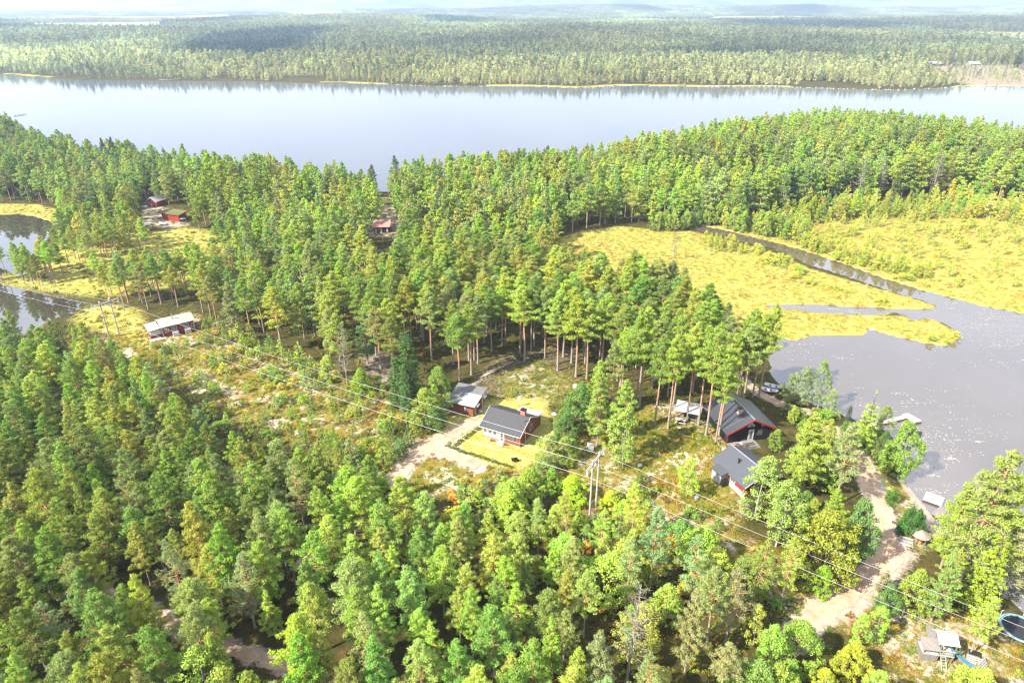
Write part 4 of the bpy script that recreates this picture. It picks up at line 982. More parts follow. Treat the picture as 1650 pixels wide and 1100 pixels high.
CATN = {'pine_tree': 'pine', 'spruce_tree': 'spruce', 'leafy_tree': 'tree', 'shrub': 'shrub', 'young_pine': 'sapling', 'juniper_shrub': 'shrub', 'dead_pine': 'dead tree'}
protos = {}
for t in indiv:
    tm, cm, H = V[t['vk']][t['vi']]
    s = t['h'] / H
    key = (t['kind'], t['vk'], t['vi'])
    gname = t['gname']
    if tm is None:
        o = bpy.data.objects.new(t['kind'], cm); COL.objects.link(o); crown = o
    else:
        o = bpy.data.objects.new(t['kind'], None); o.empty_display_size = .3; COL.objects.link(o)
        tr = bpy.data.objects.new('trunk', tm); tr.parent = o; COL.objects.link(tr)
        crown = bpy.data.objects.new('crown', cm); crown.parent = o; COL.objects.link(crown)
    crown['tint'] = [*t['tint'], 1.0]
    o.location = (t['x'], t['y'], t['z'] - .03); o.rotation_euler = (0, 0, t['rz']); o.scale = (s * t['w'], s * t['w'], s)
    tag(o, t['label'], CATN[t['kind']], (NOUN[t['kind']] + 's: ' + gname) if gname else None)
# the rest of the pines as one mass
NEARV = {'full': 'midfull', 'tall': 'midtall', 'thinpine': 'midfull'}
src = []; sidx = {}
def src_id(vk, vi):
    k = (vk, vi)
    if k not in sidx: sidx[k] = len(src); src.append(joined(V[vk][vi]))
    return sidx[k]
P_, R_, S_, T_, I_ = [], [], [], [], []
for t in mass:
    vk, vi = t['vk'], t['vi']
    if t['dep'] > 195 and vk in NEARV: vk = NEARV[vk]; vi = vi % len(V[vk])
    H = V[vk][vi][2]; s = t['h'] / H
    P_.append((t['x'], t['y'], t['z'] - .03)); R_.append((0, 0, t['rz'])); S_.append((s * t['w'], s * t['w'], s)); T_.append(t['tint']); I_.append(src_id(vk, vi))
scatter('pine_forest', src, P_, R_, S_, T_, I_)

# ------------------------------------------------------------------ forest beyond the lake
g = np.random.default_rng(11)
def farpts(y0, y1, sp, margin=60):
    P = []
    gy = np.arange(y0, y1, sp)
    for i, yy in enumerate(gy):
        w = yy * .78 + margin
        xx = np.arange(-w, w, sp) + (i % 2) * sp * .5
        P.append(np.stack([xx, np.full(xx.shape, yy)], 1))
    P = np.concatenate(P); P += g.uniform(-.45, .45, P.shape) * sp
    return P[:, 0], P[:, 1]
def fartint(x, y, n):
    px = 825 + 1100 * x / y
    a = fn(x, y * .6, 90, 12); b = fn(x, y * .5, 260, 13)
    yel = np.clip(.95 - (y - 640) / 700 + .5 * a + .15 * b, 0, 1)[:, None]
    drk = np.clip(sm(.3, .9, fn(x, y * .35, 120, 14) + .25 * b) * (y > 900), 0, 1)[:, None]
    base = np.array([.19, .225, .11]); ye = np.array([.33, .34, .14]); dk = np.array([.045, .085, .06])
    c = base * (1 - yel) + ye * yel
    c = c * (1 - drk) + dk * drk
    c = c * np.exp(.38 * fn(x, y * .45, 150, 19) + .25 * fn(x, y * .7, 55, 20))[:, None]
    return c * g.uniform(.7, 1.35, (n, 1)) * (1 + g.uniform(-.06, .06, (n, 3)))
def far_keep(x, y):
    px = 825 + 1100 * x / np.maximum(y, 1)
    f = np.where(y > 1150, fn(x, y * 1.3, 330, 31) - .15, -1) > .68
    f |= (y > 2900) & (y < 3900) & (px > 150) & (px < 420)
    return ~f
x, y = farpts(590, 1180, 5.6)
d = sdist(x, y); z = height(x, y, d)
fc = inside(FARCLEAR, x, y) | (dist_seg(FARROAD, x, y) < 6)
pxf = 825 + 1100 * x / y
gap = fn(x, y, 35, 15)
ok = (d > 1.5) & far_keep(x, y) & ~(fc & (g.uniform(size=x.shape) > .4)) & ~((d < 14) & (g.uniform(size=x.shape) < .45)) & ~((gap > .75) & (y < 800))
x, y, z, d, pxf = x[ok], y[ok], z[ok], d[ok], pxf[ok]
n = len(x)
yel = np.clip(.9 - (y - 640) / 350 + .5 * fn(x, y, 70, 16), 0, 1)
u = g.uniform(size=n)
idx = np.where(u < yel * .75, 2, g.choice([0, 1, 3, 4], n, p=[.36, .28, .2, .16]))
hh = g.uniform(.6, 1.15, n) * np.where(inside(FARCLEAR, x, y), .5, 1) * np.where(d < 25, .6, np.where(d < 60, .8, 1)) * (1 + .15 * fn(x, y, 40, 17))
tt = fartint(x, y, n); tt[idx >= 3] *= np.array([.5, .62, .7])
A = [np.stack([x, y, z], 1), hh, tt, idx]
x, y = farpts(1180, 2150, 9.5, 100)
d = np.full(x.shape, 500.0); z = height(x, y, d); ok = far_keep(x, y); x, y, z = x[ok], y[ok], z[ok]; n = len(x)
B = [np.stack([x, y, z], 1), g.uniform(.9, 1.45, n), fartint(x, y, n), g.choice([0, 1, 2, 3, 4], n, p=[.3, .25, .1, .2, .15])]
pts = np.concatenate([A[0], B[0]]); hh = np.concatenate([A[1], B[1]]); tt = np.concatenate([A[2], B[2]]); ix = np.concatenate([A[3], B[3]])
wf = np.concatenate([np.full(len(A[1]), 1.15), np.full(len(B[1]), 1.5)])
scatter('far_forest', far_src, pts, np.stack([np.zeros(len(hh))] * 2 + [g.uniform(0, 6.28, len(hh))], 1), np.stack([hh * wf, hh * wf, hh], 1), tt, ix)
x, y = farpts(2130, 9000, 44, 200)
d = np.full(x.shape, 500.0); z = height(x, y, d); ok = far_keep(x, y); x, y, z = x[ok], y[ok], z[ok]; n = len(x)
hh = g.uniform(.85, 1.2, n)
scatter('distant_woodland', patch_src, np.stack([x, y, z - 2], 1), np.stack([np.zeros(n)] * 2 + [g.uniform(0, 6.28, n)], 1), np.stack([hh * 1.05, hh * 1.05, hh * .95], 1), fartint(x, y, n), g.integers(0, 4, n))

# ------------------------------------------------------------------ low growth on the open ground
def cover_mesh(seed, n, rad, L, W, up, flat=.5, nb=5, m='leaves'):
    q = np.random.default_rng(seed); b = MB()
    C = np.concatenate([q.uniform(-rad, rad, (nb, 2)), q.uniform(0, rad * flat * .6, (nb, 1))], 1)
    b.tufts(C, np.tile([rad * .6, rad * .6, rad * flat], (nb, 1)), n, L, W, q, up, 0, .8)
    return b.mesh('low_growth', m)
heather = [cover_mesh(200 + i, 16, .38, .22, .12, .5) for i in range(4)]
tuss = [cover_mesh(210 + i, 14, .45, .42, .07, 1.6, .3) for i in range(3)]
def cover(name, srcs, P, sp, cols, sr, seed, dens=1, nscale=5, thr=-2, lod=0, road=True, extra=None, dmin=.3):
    g = np.random.default_rng(seed)
    x0, y0 = P.min(0); x1, y1 = P.max(0); y0 = max(y0, 25)
    gx, gy = np.meshgrid(np.arange(x0, x1, sp), np.arange(y0, y1, sp))
    x = (gx + g.uniform(-.5, .5, gx.shape) * sp).ravel(); y = (gy + g.uniform(-.5, .5, gx.shape) * sp).ravel()
    ok = inside(P, x, y) & (g.uniform(size=x.shape) < dens) & (fn(x, y, nscale, seed) > thr)
    x, y = x[ok], y[ok]
    px, py = proj(x, y, 1 + 0 * x); ok = (px > -120) & (px < 1830) & (py < 1125); x, y = x[ok], y[ok]
    d = sdist(x, y); ok = d > dmin
    if road:
        for rp, rw in ROADW.values(): ok &= dist_seg(rp, x, y, False) > rw + .25
        for q in (GRASS, BEACHSAND, *FOOT): ok &= ~inside(q, x, y)
    x, y, d = x[ok], y[ok], d[ok]; z = height(x, y, d)
    n = len(x); v = np.clip(.5 + .5 * fn(x, y, 4.5, seed + 3) + g.normal(size=n) * .25, 0, .999)
    cc = np.array(cols)[(v * len(cols)).astype(int)] * g.uniform(.8, 1.25, (n, 1))
    s = g.uniform(*sr, n)
    return np.stack([x, y, z - .02], 1), np.stack([g.normal(size=n) * .05, g.normal(size=n) * .05, g.uniform(0, 6.28, n)], 1), np.stack([s, s, s * g.uniform(.7, 1.3, n)], 1), cc, g.integers(0, len(srcs), n)
def pack(name, srcs, sets):
    a = [np.concatenate([s[i] for s in sets]) for i in range(5)]
    scatter(name, srcs, *a)
def hull(px): return poly(px, 1)
FOOT = [hull([(712, 668), (795, 660), (795, 632), (715, 640)]), hull([(772, 705), (842, 722), (880, 690), (810, 670)]), hull([(1160, 718), (1250, 712), (1235, 665), (1150, 680)]), hull([(1180, 805), (1270, 805), (1250, 755), (1165, 760)])]
HC = [(.12, .18, .025), (.18, .24, .03), (.21, .20, .03), (.27, .18, .03), (.30, .23, .07), (.24, .12, .03)]
pack('heather_undergrowth', heather, [
    cover('', heather, POWER, .85, HC, (.5, 1.3), 1, .75), cover('', heather, HEATH2, .7, [(.10, .15, .015), (.17, .22, .02), (.26, .24, .03), (.33, .24, .04)], (.5, 1.2), 2, .8),
    cover('', heather, hull([(780, 650), (790, 610), (860, 575), (960, 590), (960, 660), (900, 690)]), .8, HC[:4], (.5, 1.1), 3, .8),
    cover('', heather, PLAY, .75, [(.12, .14, .02), (.22, .2, .03), (.36, .25, .03), (.3, .15, .04)], (.4, 1), 4, .5), cover('', heather, BEACH, .8, [(.2, .24, .02), (.3, .25, .04), (.14, .18, .03)], (.4, .9), 5, .45),
    cover('', heather, hull([(960, 1120), (960, 900), (1180, 900), (1330, 990), (1480, 1120)]), .95, HC[:4], (.6, 1.4), 6, .6),
    cover('', heather, hull([(960, 560), (1240, 580), (1240, 640), (1160, 720), (1000, 700), (930, 660)]), 1.0, [(.12, .15, .02), (.2, .2, .03), (.1, .12, .03)], (.5, 1.2), 7, .55),
    cover('', heather, hull([(0, 600), (300, 500), (500, 560), (720, 660), (720, 560), (980, 560), (900, 300), (100, 300), (0, 350)]), 2.4, [(.10, .13, .02), (.15, .17, .03), (.2, .17, .04)], (.9, 2), 8, .6),
    cover('', heather, hull([(-200, 1150), (-200, 600), (200, 620), (640, 850), (980, 960), (1000, 1150)]), 1.9, [(.07, .09, .015), (.11, .12, .02), (.12, .08, .03)], (.8, 1.6), 9, .5)])
BC = [(.33, .31, .06), (.38, .34, .08), (.34, .28, .06), (.40, .38, .13), (.28, .29, .05), (.32, .22, .05)]
pack('bog_grass', tuss, [cover('', tuss, BOG1, 1.0, BC, (.6, 1.5), 11, .75, road=False, dmin=.15), cover('', tuss, BOG2, 1.25, BC, (.6, 1.8), 12, .7, road=False, dmin=.15), cover('', tuss, BOG3, 1.2, BC, (.7, 1.3), 13, .7, road=False),
    cover('', tuss, MEADOW, 1.4, BC[:4] + [(.3, .3, .05)], (.7, 1.5), 14, .6), cover('', tuss, MEADOW2, 1.1, BC, (.6, 1.3), 15, .7)])
lawnm = [cover_mesh(230 + i, 20, .3, .1, .03, 1.5, .15) for i in range(2)]
pack('grass', lawnm, [cover('', lawnm, GRASS, .42, [(.30, .30, .035), (.36, .34, .06), (.42, .36, .09)], (.7, 1.3), 21, .8, road=False)[:5]])

# water lily pads
g = np.random.default_rng(31)
b = MB()
def pads(pxy, n, cl=14, s=(.06, .17)):
    P = np.array(pxy, float); k = 0
    cen = []
    while len(cen) < n // cl:
        q = (g.uniform(P[:, 0].min(), P[:, 0].max()), g.uniform(P[:, 1].min(), P[:, 1].max()))
        if ipx(P, np.array([q[0]]), np.array([q[1]]))[0]: cen.append(unp(*q, 0))
    for cx, cy in cen:
        m = max(1, int(g.exponential(cl)))
        sx = g.uniform(.5, 2.4)
        X_ = np.array([cx]) + g.normal(size=m) * sx; Y_ = np.array([cy]) + g.normal(size=m) * sx * .35
        dd = sdist(X_, Y_)
        for x, y, d in zip(X_, Y_, dd):
            if d > -.3: continue
            r = g.uniform(*s); a = g.uniform(0, 6.28); t = g.uniform(-.05, .05, 2)
            b.add([(x, y, .012)] + [(x + r * math.cos(a + .25 + 5.8 * j / 7), y + r * math.sin(a + .25 + 5.8 * j / 7), .014 + g.uniform(0, .02)) for j in range(8)], [(0, j, j + 1) for j in range(1, 8)])
pads([(1480, 470), (1560, 488), (1650, 506), (1650, 560), (1580, 560), (1520, 500)], 800, 7)
pads([(1300, 600), (1345, 640), (1440, 690), (1560, 740), (1600, 700), (1480, 640), (1390, 620)], 480, 7)
pads([(1440, 690), (1480, 680), (1540, 740), (1530, 800), (1470, 790), (1455, 760)], 420, 8)
pads([(1250, 540), (1420, 560), (1460, 540), (1640, 560), (1640, 620), (1450, 600), (1260, 610)], 110, 5)
pads([(1240, 492), (1440, 500), (1430, 506), (1240, 497)], 120, 6)
pads([(1240, 545), (1300, 550), (1330, 640), (1250, 600)], 120, 5)
pads([(1560, 540), (1650, 540), (1650, 800), (1600, 740), (1500, 640)], 120, 4)
pads([(1612, 925), (1650, 925), (1650, 985), (1620, 960)], 160, 9, (.08, .2))
M['pad'] = plain('lily_pad', (.36, .36, .31), .35, .3, 2, .6)
tag(b.obj('water_lily_pads', 'pad'), kind='stuff')
# stones along the far shore
st = MB()
for _ in range(420):
    px = g.uniform(560, 1650); 
    q = np.interp(px, [p[0] for p in LAKE_FAR[::-1]], [p[1] for p in LAKE_FAR[::-1]])
    x, y = unp(px, q + g.uniform(-.5, .6), 0); r = g.uniform(.3, 1.1)
    vv = [(x + r * g.uniform(.7, 1.2) * math.cos(a) * (1 if k else 0), y + r * g.uniform(.7, 1.2) * math.sin(a), -.2) for k, a in enumerate(np.linspace(.1, 5.4, 6), 1)]
    st.add(vv + [(x, y, r * .7)], [(i, (i + 1) % 6, 6) for i in range(6)])
M['stone'] = plain('stone', (.4, .38, .36), .9, .35, 2)
tag(st.obj('shore_stones', 'stone'), kind='stuff')
# ------------------------------------------------------------------ buildings
M['brown_wall'] = planks('brown_boards', (.30, .105, .065), .16, .3)
M['red_wall'] = planks('red_boards', (.30, .045, .035), .16, .25)
M['black_wall'] = planks('black_boards', (.018, .018, .02), .16, .3)
M['white_wall'] = planks('white_boards', (.50, .49, .46), .14, .06)
M['white'] = plain('white_paint', (.66, .65, .62), .5, .06)
M['cream'] = plain('cream_paint', (.70, .55, .34), .5, .08)
M['red_trim'] = plain('red_trim', (.42, .03, .025), .5, .1)
M['dark_trim'] = plain('dark_trim', (.05, .03, .025), .6, .2)
M['tile_roof'] = tiles('slate_tiles', (.07, .07, .075), .28, .34, .12)
M['roof_dark'] = plain('dark_felt_roof', (.055, .058, .068), .4, .12, 1.5, .5)
M['roof_grey'] = plain('grey_sheet_roof', (.085, .09, .105), .4, .1, 1.2, .5)
M['felt_old'] = plain('weathered_felt', (.16, .16, .16), .7, .18, 1.4)
M['felt_pale'] = plain('pale_felt', (.48, .47, .45), .6, .14, 1.2)
M['roof_pale'] = tiles('pale_cement_roof', (.44, .42, .33), .6, .5, .1, .7, .8)
M['roof_pink'] = tiles('pink_tile_roof', (.52, .25, .2), .5, .4, .2, .7)
M['turf'] = plain('turf_roof', (.16, .15, .06), .95, .45, 3, .1, 0, .8)
M['brick'] = tiles('red_brick', (.40, .15, .10), .22, .08, .25, .9, 1.6)
M['plaster'] = plain('pale_plaster', (.60, .42, .34), .8, .12)
M['metal'] = plain('galvanised_metal', (.55, .57, .6), .35, .1, 4, .5, .6)
M['black_metal'] = plain('black_metal', (.02, .02, .02), .5, .1)
M['concrete'] = plain('concrete', (.42, .39, .35), .9, .2)
M['old_wood'] = planks('weathered_wood', (.28, .25, .22), .14, .2)
M['deck_wood'] = planks('pale_deck', (.52, .49, .45), .16, .12)
M['fresh_wood'] = planks('tan_wood', (.55, .30, .13), .14, .2)
M['pole_wood'] = plain('grey_pole_wood', (.46, .43, .40), .8, .2)
M['wire'] = plain('aluminium_wire', (.62, .61, .58), .4, .05, 4, .5, .3)
M['blue'] = plain('blue_plastic', (.03, .12, .42), .4, .1)
M['slide_blue'] = plain('blue_slide', (.10, .26, .42), .3, .08)
M['teal'] = plain('teal_fabric', (.20, .38, .40), .6, .1)
M['tramp_net'] = plain('trampoline_mat', (.025, .028, .035), .8, .1)
M['boat'] = plain('white_hull', (.80, .80, .80), .25, .04, 3, .5)
M['dark_inside'] = plain('dark_inside', (.03, .03, .035), .8, .1)
M['thatch'] = planks('grey_thatch', (.36, .31, .25), .1, .3)
M['flowers'] = plain('flower_bed_soil', (.2, .09, .04), .9, .4, 6)
def glassm():
    m, nt = mat('window_glass')
    out(nt, bsdf(nt, mixc(nt, noise(nt, .8, 2, .5, opos(nt)), (.03, .035, .04), (.12, .13, .14)), .06, .9)); return m
M['glass'] = glassm()

def frame_of(pa, pb):
    A, B = G(*pa), G(*pb); d = B - A
    return A, math.atan2(d.y, d.x), math.hypot(d.x, d.y)
def win(p, face, u, z, w, h, W=0, Dp=0, fm='white', nx_=2, nz_=1, pane='glass', fw=.07, label=None):
    "window on a wall: frame with bars, pane behind"
    b = MB(); q = MB()
    def bx(B_, a0, c0, a1, c1, o0, o1, mi=0):
        if face == 'front': B_.box(a0, -o1, c0, a1, -o0, c1, mi)
        elif face == 'back': B_.box(a0, Dp + o0, c0, a1, Dp + o1, c1, mi)
        elif face == 'right': B_.box(W + o0, a0, c0, W + o1, a1, c1, mi)
        else: B_.box(-o1, a0, c0, -o0, a1, c1, mi)
    bx(b, u - fw, z - fw, u, z + h + fw, .0, .05); bx(b, u + w, z - fw, u + w + fw, z + h + fw, .0, .05)
    bx(b, u, z - fw, u + w, z, .0, .053); bx(b, u, z + h, u + w, z + h + fw, .0, .053)
    for i in range(1, nx_): x = u + w * i / nx_; bx(b, x - .02, z, x + .02, z + h, .021, .042)
    for i in range(1, nz_): c = z + h * i / nz_; bx(b, u, c - .02, u + w, c + .02, .0215, .0405)
    bx(q, u, z, u + w, z + h, .003, .02)
    f = b.obj('window', fm, p); q.obj('pane', pane, f)
    if label: f['label'] = label
    return f
def door(p, face, u, w, h, W=0, m='white', fm='white', z0=.05, glass=True):
    b = MB(); q = MB(); k = MB()
    def bx(B_, a0, c0, a1, c1, o0, o1):
        if face == 'front': B_.box(a0, -o1, c0, a1, -o0, c1)
        elif face == 'right': B_.box(W + o0, a0, c0, W + o1, a1, c1)
        else: B_.box(-o1, a0, c0, -o0, a1, c1)
    bx(b, u, z0, u + w, z0 + h, .003, .04)
    d = b.obj('door', m, p)
    bx(k, u - .08, z0, u, z0 + h + .08, 0, .055); bx(k, u + w, z0, u + w + .08, z0 + h + .08, 0, .055); bx(k, u, z0 + h, u + w, z0 + h + .08, 0, .052)
    k.obj('door_frame', fm, d)
    if glass: bx(q, u + w * .22, z0 + h * .12, u + w * .78, z0 + h * .9, .041, .048); q.obj('pane', 'glass', d)
    hn = MB(); bx(hn, u + w * .86, z0 + h * .46, u + w * .93, z0 + h * .5, .041, .09); hn.obj('handle', 'metal', d)
    return d
def gable_walls(W, Dp, H, Hr, axis='x', z0=-.5):
    "walls of a box house; ridge along x or y"
    b = MB()
    if axis == 'y': b.prism([(0, z0), (W, z0), (W, H), (W / 2, Hr), (0, H)], 0, Dp)
    else:
        v = [(0, 0, z0), (0, Dp, z0), (0, Dp, H), (0, Dp / 2, Hr), (0, 0, H)]; v += [(W, a, c) for _, a, c in v]
        b.add(v, [(0, 4, 3, 2, 1), (5, 6, 7, 8, 9), (0, 5, 9, 4), (1, 2, 7, 6), (0, 1, 6, 5)])
    return b
def ridge_roof(W, Dp, H, Hr, axis, eave, gab, t=.14):
    b = MB(); 
    if axis == 'y':
        s = (Hr - H) / (W / 2); lo = H - s * eave; up = .10
        b.slab([(-eave, -gab, lo + up), (W / 2, -gab, Hr + up), (W / 2, Dp + gab, Hr + up), (-eave, Dp + gab, lo + up)], t)
        b.slab([(W / 2 + .004, -gab, Hr + up), (W + eave, -gab, lo + up), (W + eave, Dp + gab, lo + up), (W / 2 + .004, Dp + gab, Hr + up)], t)
    else:
        s = (Hr - H) / (Dp / 2); lo = H - s * eave; up = .10
        b.slab([(-gab, -eave, lo + up), (W + gab, -eave, lo + up), (W + gab, Dp / 2, Hr + up), (-gab, Dp / 2, Hr + up)], t)
        b.slab([(-gab, Dp / 2 + .004, Hr + up), (W + gab, Dp / 2 + .004, Hr + up), (W + gab, Dp + eave, lo + up), (-gab, Dp + eave, lo + up)], t)
    return b
def bargeboards(p, W, H, Hr, eave, y, m, w=.2, t=.05):
    s = (Hr - H) / (W / 2); lo = H - s * eave + .11
    for x0, z0, x1, z1 in ((-eave, lo, W / 2, Hr + .11), (W + eave, lo, W / 2, Hr + .11)):
        b = MB(); b.prism([(x0, z0 + .03), (x1, z1 + .03), (x1, z1 - w), (x0, z0 - w)] if x0 < x1 else [(x0, z0 - w), (x1, z1 - w), (x1, z1 + .03), (x0, z0 + .03)], y - t, y); b.obj('bargeboard', m, p)

# main cabin: long front towards the lawn, gable to the right
A, rz, W = frame_of((778, 702.5), (841, 717)); rz -= .10; Dp = 6.2; H, Hr = 2.5, 4.0
T = thing('cabin', A, rz, 'brown cabin with grey tiled roof, brick chimney and white glazed front', 'cabin')
gable_walls(W, Dp, H, Hr).obj('wall', 'brown_wall', T)
pl = MB(); pl.box(-.03, -.03, -.6, W + .03, Dp + .03, .12); pl.obj('plinth', 'concrete', T)
rf = ridge_roof(W, Dp, H, Hr, 'x', .55, .3); ro = rf.obj('roof', 'tile_roof', T)
for nm_, pts in (('fascia', [(-.32, -.62, 2.14, W + .32, -.555, 2.28)]),):
    f = MB(); [f.box(*p) for p in pts]; f.obj('gutter', 'white', ro)
for xx in (-.36, W + .3):
    for q in (([xx, -.56], [xx, Dp / 2], 2.16, 3.93), ([xx, Dp / 2], [xx, Dp + .56], 3.93, 2.16)):
        (x0, y0), (x1, y1), z0, z1 = q; z0 += .25; z1 += .25
        bb = MB(); bb.add([(x0, y0, z0 - .2), (x1, y1, z1 - .2), (x1, y1, z1), (x0, y0, z0), (x0 + .05, y0, z0 - .2), (x1 + .05, y1, z1 - .2), (x1 + .05, y1, z1), (x0 + .05, y0, z0)], [(0, 1, 2, 3), (7, 6, 5, 4), (3, 2, 6, 7), (0, 4, 5, 1), (0, 3, 7, 4), (1, 5, 6, 2)]); bb.obj('bargeboard', 'white', T)
ch = MB(); ch.box(W - 1.6, Dp / 2 + .1, 3.4, W - .8, Dp / 2 + .8, 4.9); co = ch.obj('chimney', 'brick', T)
cc = MB(); cc.box(W - 1.68, Dp / 2 + .02, 4.9, W - .72, Dp / 2 + .88, 5.0); cc.box(W - 1.5, Dp / 2 + .2, 5.0, W - 1.25, Dp / 2 + .45, 5.17); cc.box(W - 1.15, Dp / 2 + .2, 5.0, W - .9, Dp / 2 + .45, 5.17); cc.obj('chimney_cap', 'black_metal', co)
fl = MB(); fl.box(W - 1.75, Dp / 2 - .15, 3.72, W - .65, Dp / 2 + .09, 3.9); fl.obj('flashing', 'metal', co)
g_ = MB(); g_.box(.06, -.06, .3, W * .44, -.004, 2.1); g_.obj('glazed_panel', 'white_wall', T)
win(T, 'front', .25, 1.1, .55, .75, nx_=1).location.y = -.06; win(T, 'front', 1.15, 1.1, .6, .75, nx_=1).location.y = -.06; win(T, 'front', 2.05, 1.1, .6, .75, nx_=1).location.y = -.06
door(T, 'front', W * .44 + .12, .8, 1.98, glass=True)
win(T, 'front', W * .66, .95, 1.35, .85, fm='dark_trim', nx_=2, label='dark-framed window')
win(T, 'right', Dp * .58, 1.15, .75, .95, W=W, fm='white', nx_=1)
dp_ = MB(); dp_.tube([(W + .08, Dp * .28, .1), (W + .08, Dp * .28, 2.5), (W + .34, Dp * .2, 2.75)], .05, 6); dp_.obj('drainpipe', 'white', T)
an = MB(); an.box(W * .5, Dp, -.5, W + .0, Dp + 1.6, 2.3); an.obj('annex', 'brown_wall', T)
ar = MB(); ar.slab([(W * .5 - .25, Dp - .7, 2.72), (W + .3, Dp - .7, 2.72), (W + .3, Dp + 1.9, 2.3), (W * .5 - .25, Dp + 1.9, 2.3)], .12); ar.obj('annex_roof', 'felt_pale', T)
sd = MB()
for i in range(10):
    a0, a1 = 2 * math.pi * i / 10, 2 * math.pi * (i + 1) / 10
    for r0, r1, y0, y1 in ((0, .3, 0, .03), (.3, .52, .03, .12)):
        sd.add([(r0 * math.cos(a0), -y0, r0 * math.sin(a0)), (r1 * math.cos(a0), -y1, r1 * math.sin(a0)), (r1 * math.cos(a1), -y1, r1 * math.sin(a1)), (r0 * math.cos(a1), -y0, r0 * math.sin(a1))], [(0, 1, 2, 3), (3, 2, 1, 0)])
sd.tube([(0, 0, 0), (0, -.45, -.05)], .02, 4)
s_o = sd.obj('satellite_dish', 'white', T); s_o.location = (W + .05, Dp / 2 - .75, 3.7); s_o.rotation_euler = (.35, 0, .4)
ms = MB(); ms.tube([(W + .05, Dp / 2 - .7, 2.6), (W + .05, Dp / 2 - .7, 3.7)], .03, 5); ms.obj('dish_mast', 'metal', s_o).matrix_parent_inverse = Matrix(s_o.matrix_basis).inverted()
stp = MB(); stp.box(W * .44 - .1, -1.15, -.2, W * .44 + 1.3, -.1, .1); stp.obj('doorstep', 'concrete', T)
for fx in (1.9, W * .62):
    fb = MB(); fb.tufts([(fx, -.55, .22), (fx + .4, -.5, .18)], [(.35, .25, .25)] * 2, 60, .16, .1, np.random.default_rng(3), .6); o = fb.obj('flower_bush', 'leaves'); o['tint'] = [.28, .1, .04, 1]
    o.location = A; o.rotation_euler = (0, 0, rz); tag(o, 'reddish flower bush against the cabin front ' + ('under the white glazing' if fx < 2 else 'beside the doorstep'), 'bush')
CAB = (A, rz, W)
def on(A_, rz_, x, y, z=0): return Vector((A_.x + math.cos(rz_) * x - math.sin(rz_) * y, A_.y + math.sin(rz_) * x + math.cos(rz_) * y, A_.z + z))

# brown shed with the flat felt roof
A, rz, W = frame_of((724, 663.5), (764, 670)); rz -= .08; Dp = 4.7; H0, H1 = 2.25, 3.0
T = thing('shed', A, rz, 'brown flat-roofed shed with two porch roofs and patched felt roof', 'shed')
b = MB(); b.add([(0, 0, -.5), (W, 0, -.5), (W, Dp, -.5), (0, Dp, -.5), (0, 0, H0), (W, 0, H0), (W, Dp, H1), (0, Dp, H1)], [(4, 5, 6, 7), (0, 1, 5, 4), (1, 2, 6, 5), (2, 3, 7, 6), (3, 0, 4, 7)]); b.obj('wall', 'brown_wall', T)
s = (H1 - H0) / Dp
def rz_at(y): return H0 + s * y + .16
b = MB(); b.slab([(-.5, -.45, rz_at(-.45)), (W * .42, -.45, rz_at(-.45)), (W * .42, Dp + .45, rz_at(Dp + .45)), (-.5, Dp + .45, rz_at(Dp + .45))], .14); b.slab([(W * .42 + .004, Dp * .62, rz_at(Dp * .62)), (W + .45, Dp * .62, rz_at(Dp * .62)), (W + .45, Dp + .45, rz_at(Dp + .45)), (W * .42 + .004, Dp + .45, rz_at(Dp + .45))], .14)
b.obj('roof', 'felt_old', T)
b = MB(); b.slab([(W * .42 + .004, -.45, rz_at(-.45)), (W + .45, -.45, rz_at(-.45)), (W + .45, Dp * .62 - .004, rz_at(Dp * .62)), (W * .42 + .004, Dp * .62 - .004, rz_at(Dp * .62))], .14); b.obj('roof', 'felt_pale', T)['label'] = 'pale patched half of the roof'
b = MB(); b.box(-.52, -.5, H0 - .08, W + .47, -.455, H0 + .1); b.obj('fascia', 'dark_trim', T)
win(T, 'front', .5, 1.15, .35, .6, nx_=1, fm='dark_trim', pane='white'); win(T, 'front', W * .62, .9, .38, .95, nx_=1, fm='dark_trim', pane='white')
for u in (.45, Dp - 1.15):
    door(T, 'right', u, .75, 1.9, W=W, m='cream', fm='dark_trim', glass=False)
    b = MB(); b.slab([(W + .01, u - .15, 2.32), (W + .75, u - .15, 2.1), (W + .75, u + .95, 2.1), (W + .01, u + .95, 2.32)], .06); b.obj('porch_roof', 'white', T)
    b = MB(); b.box(W + .02, u - .1, -.2, W + .9, u + .85, .08); b.obj('doorstep', 'concrete', T)
SHED = (A, rz, W, Dp)
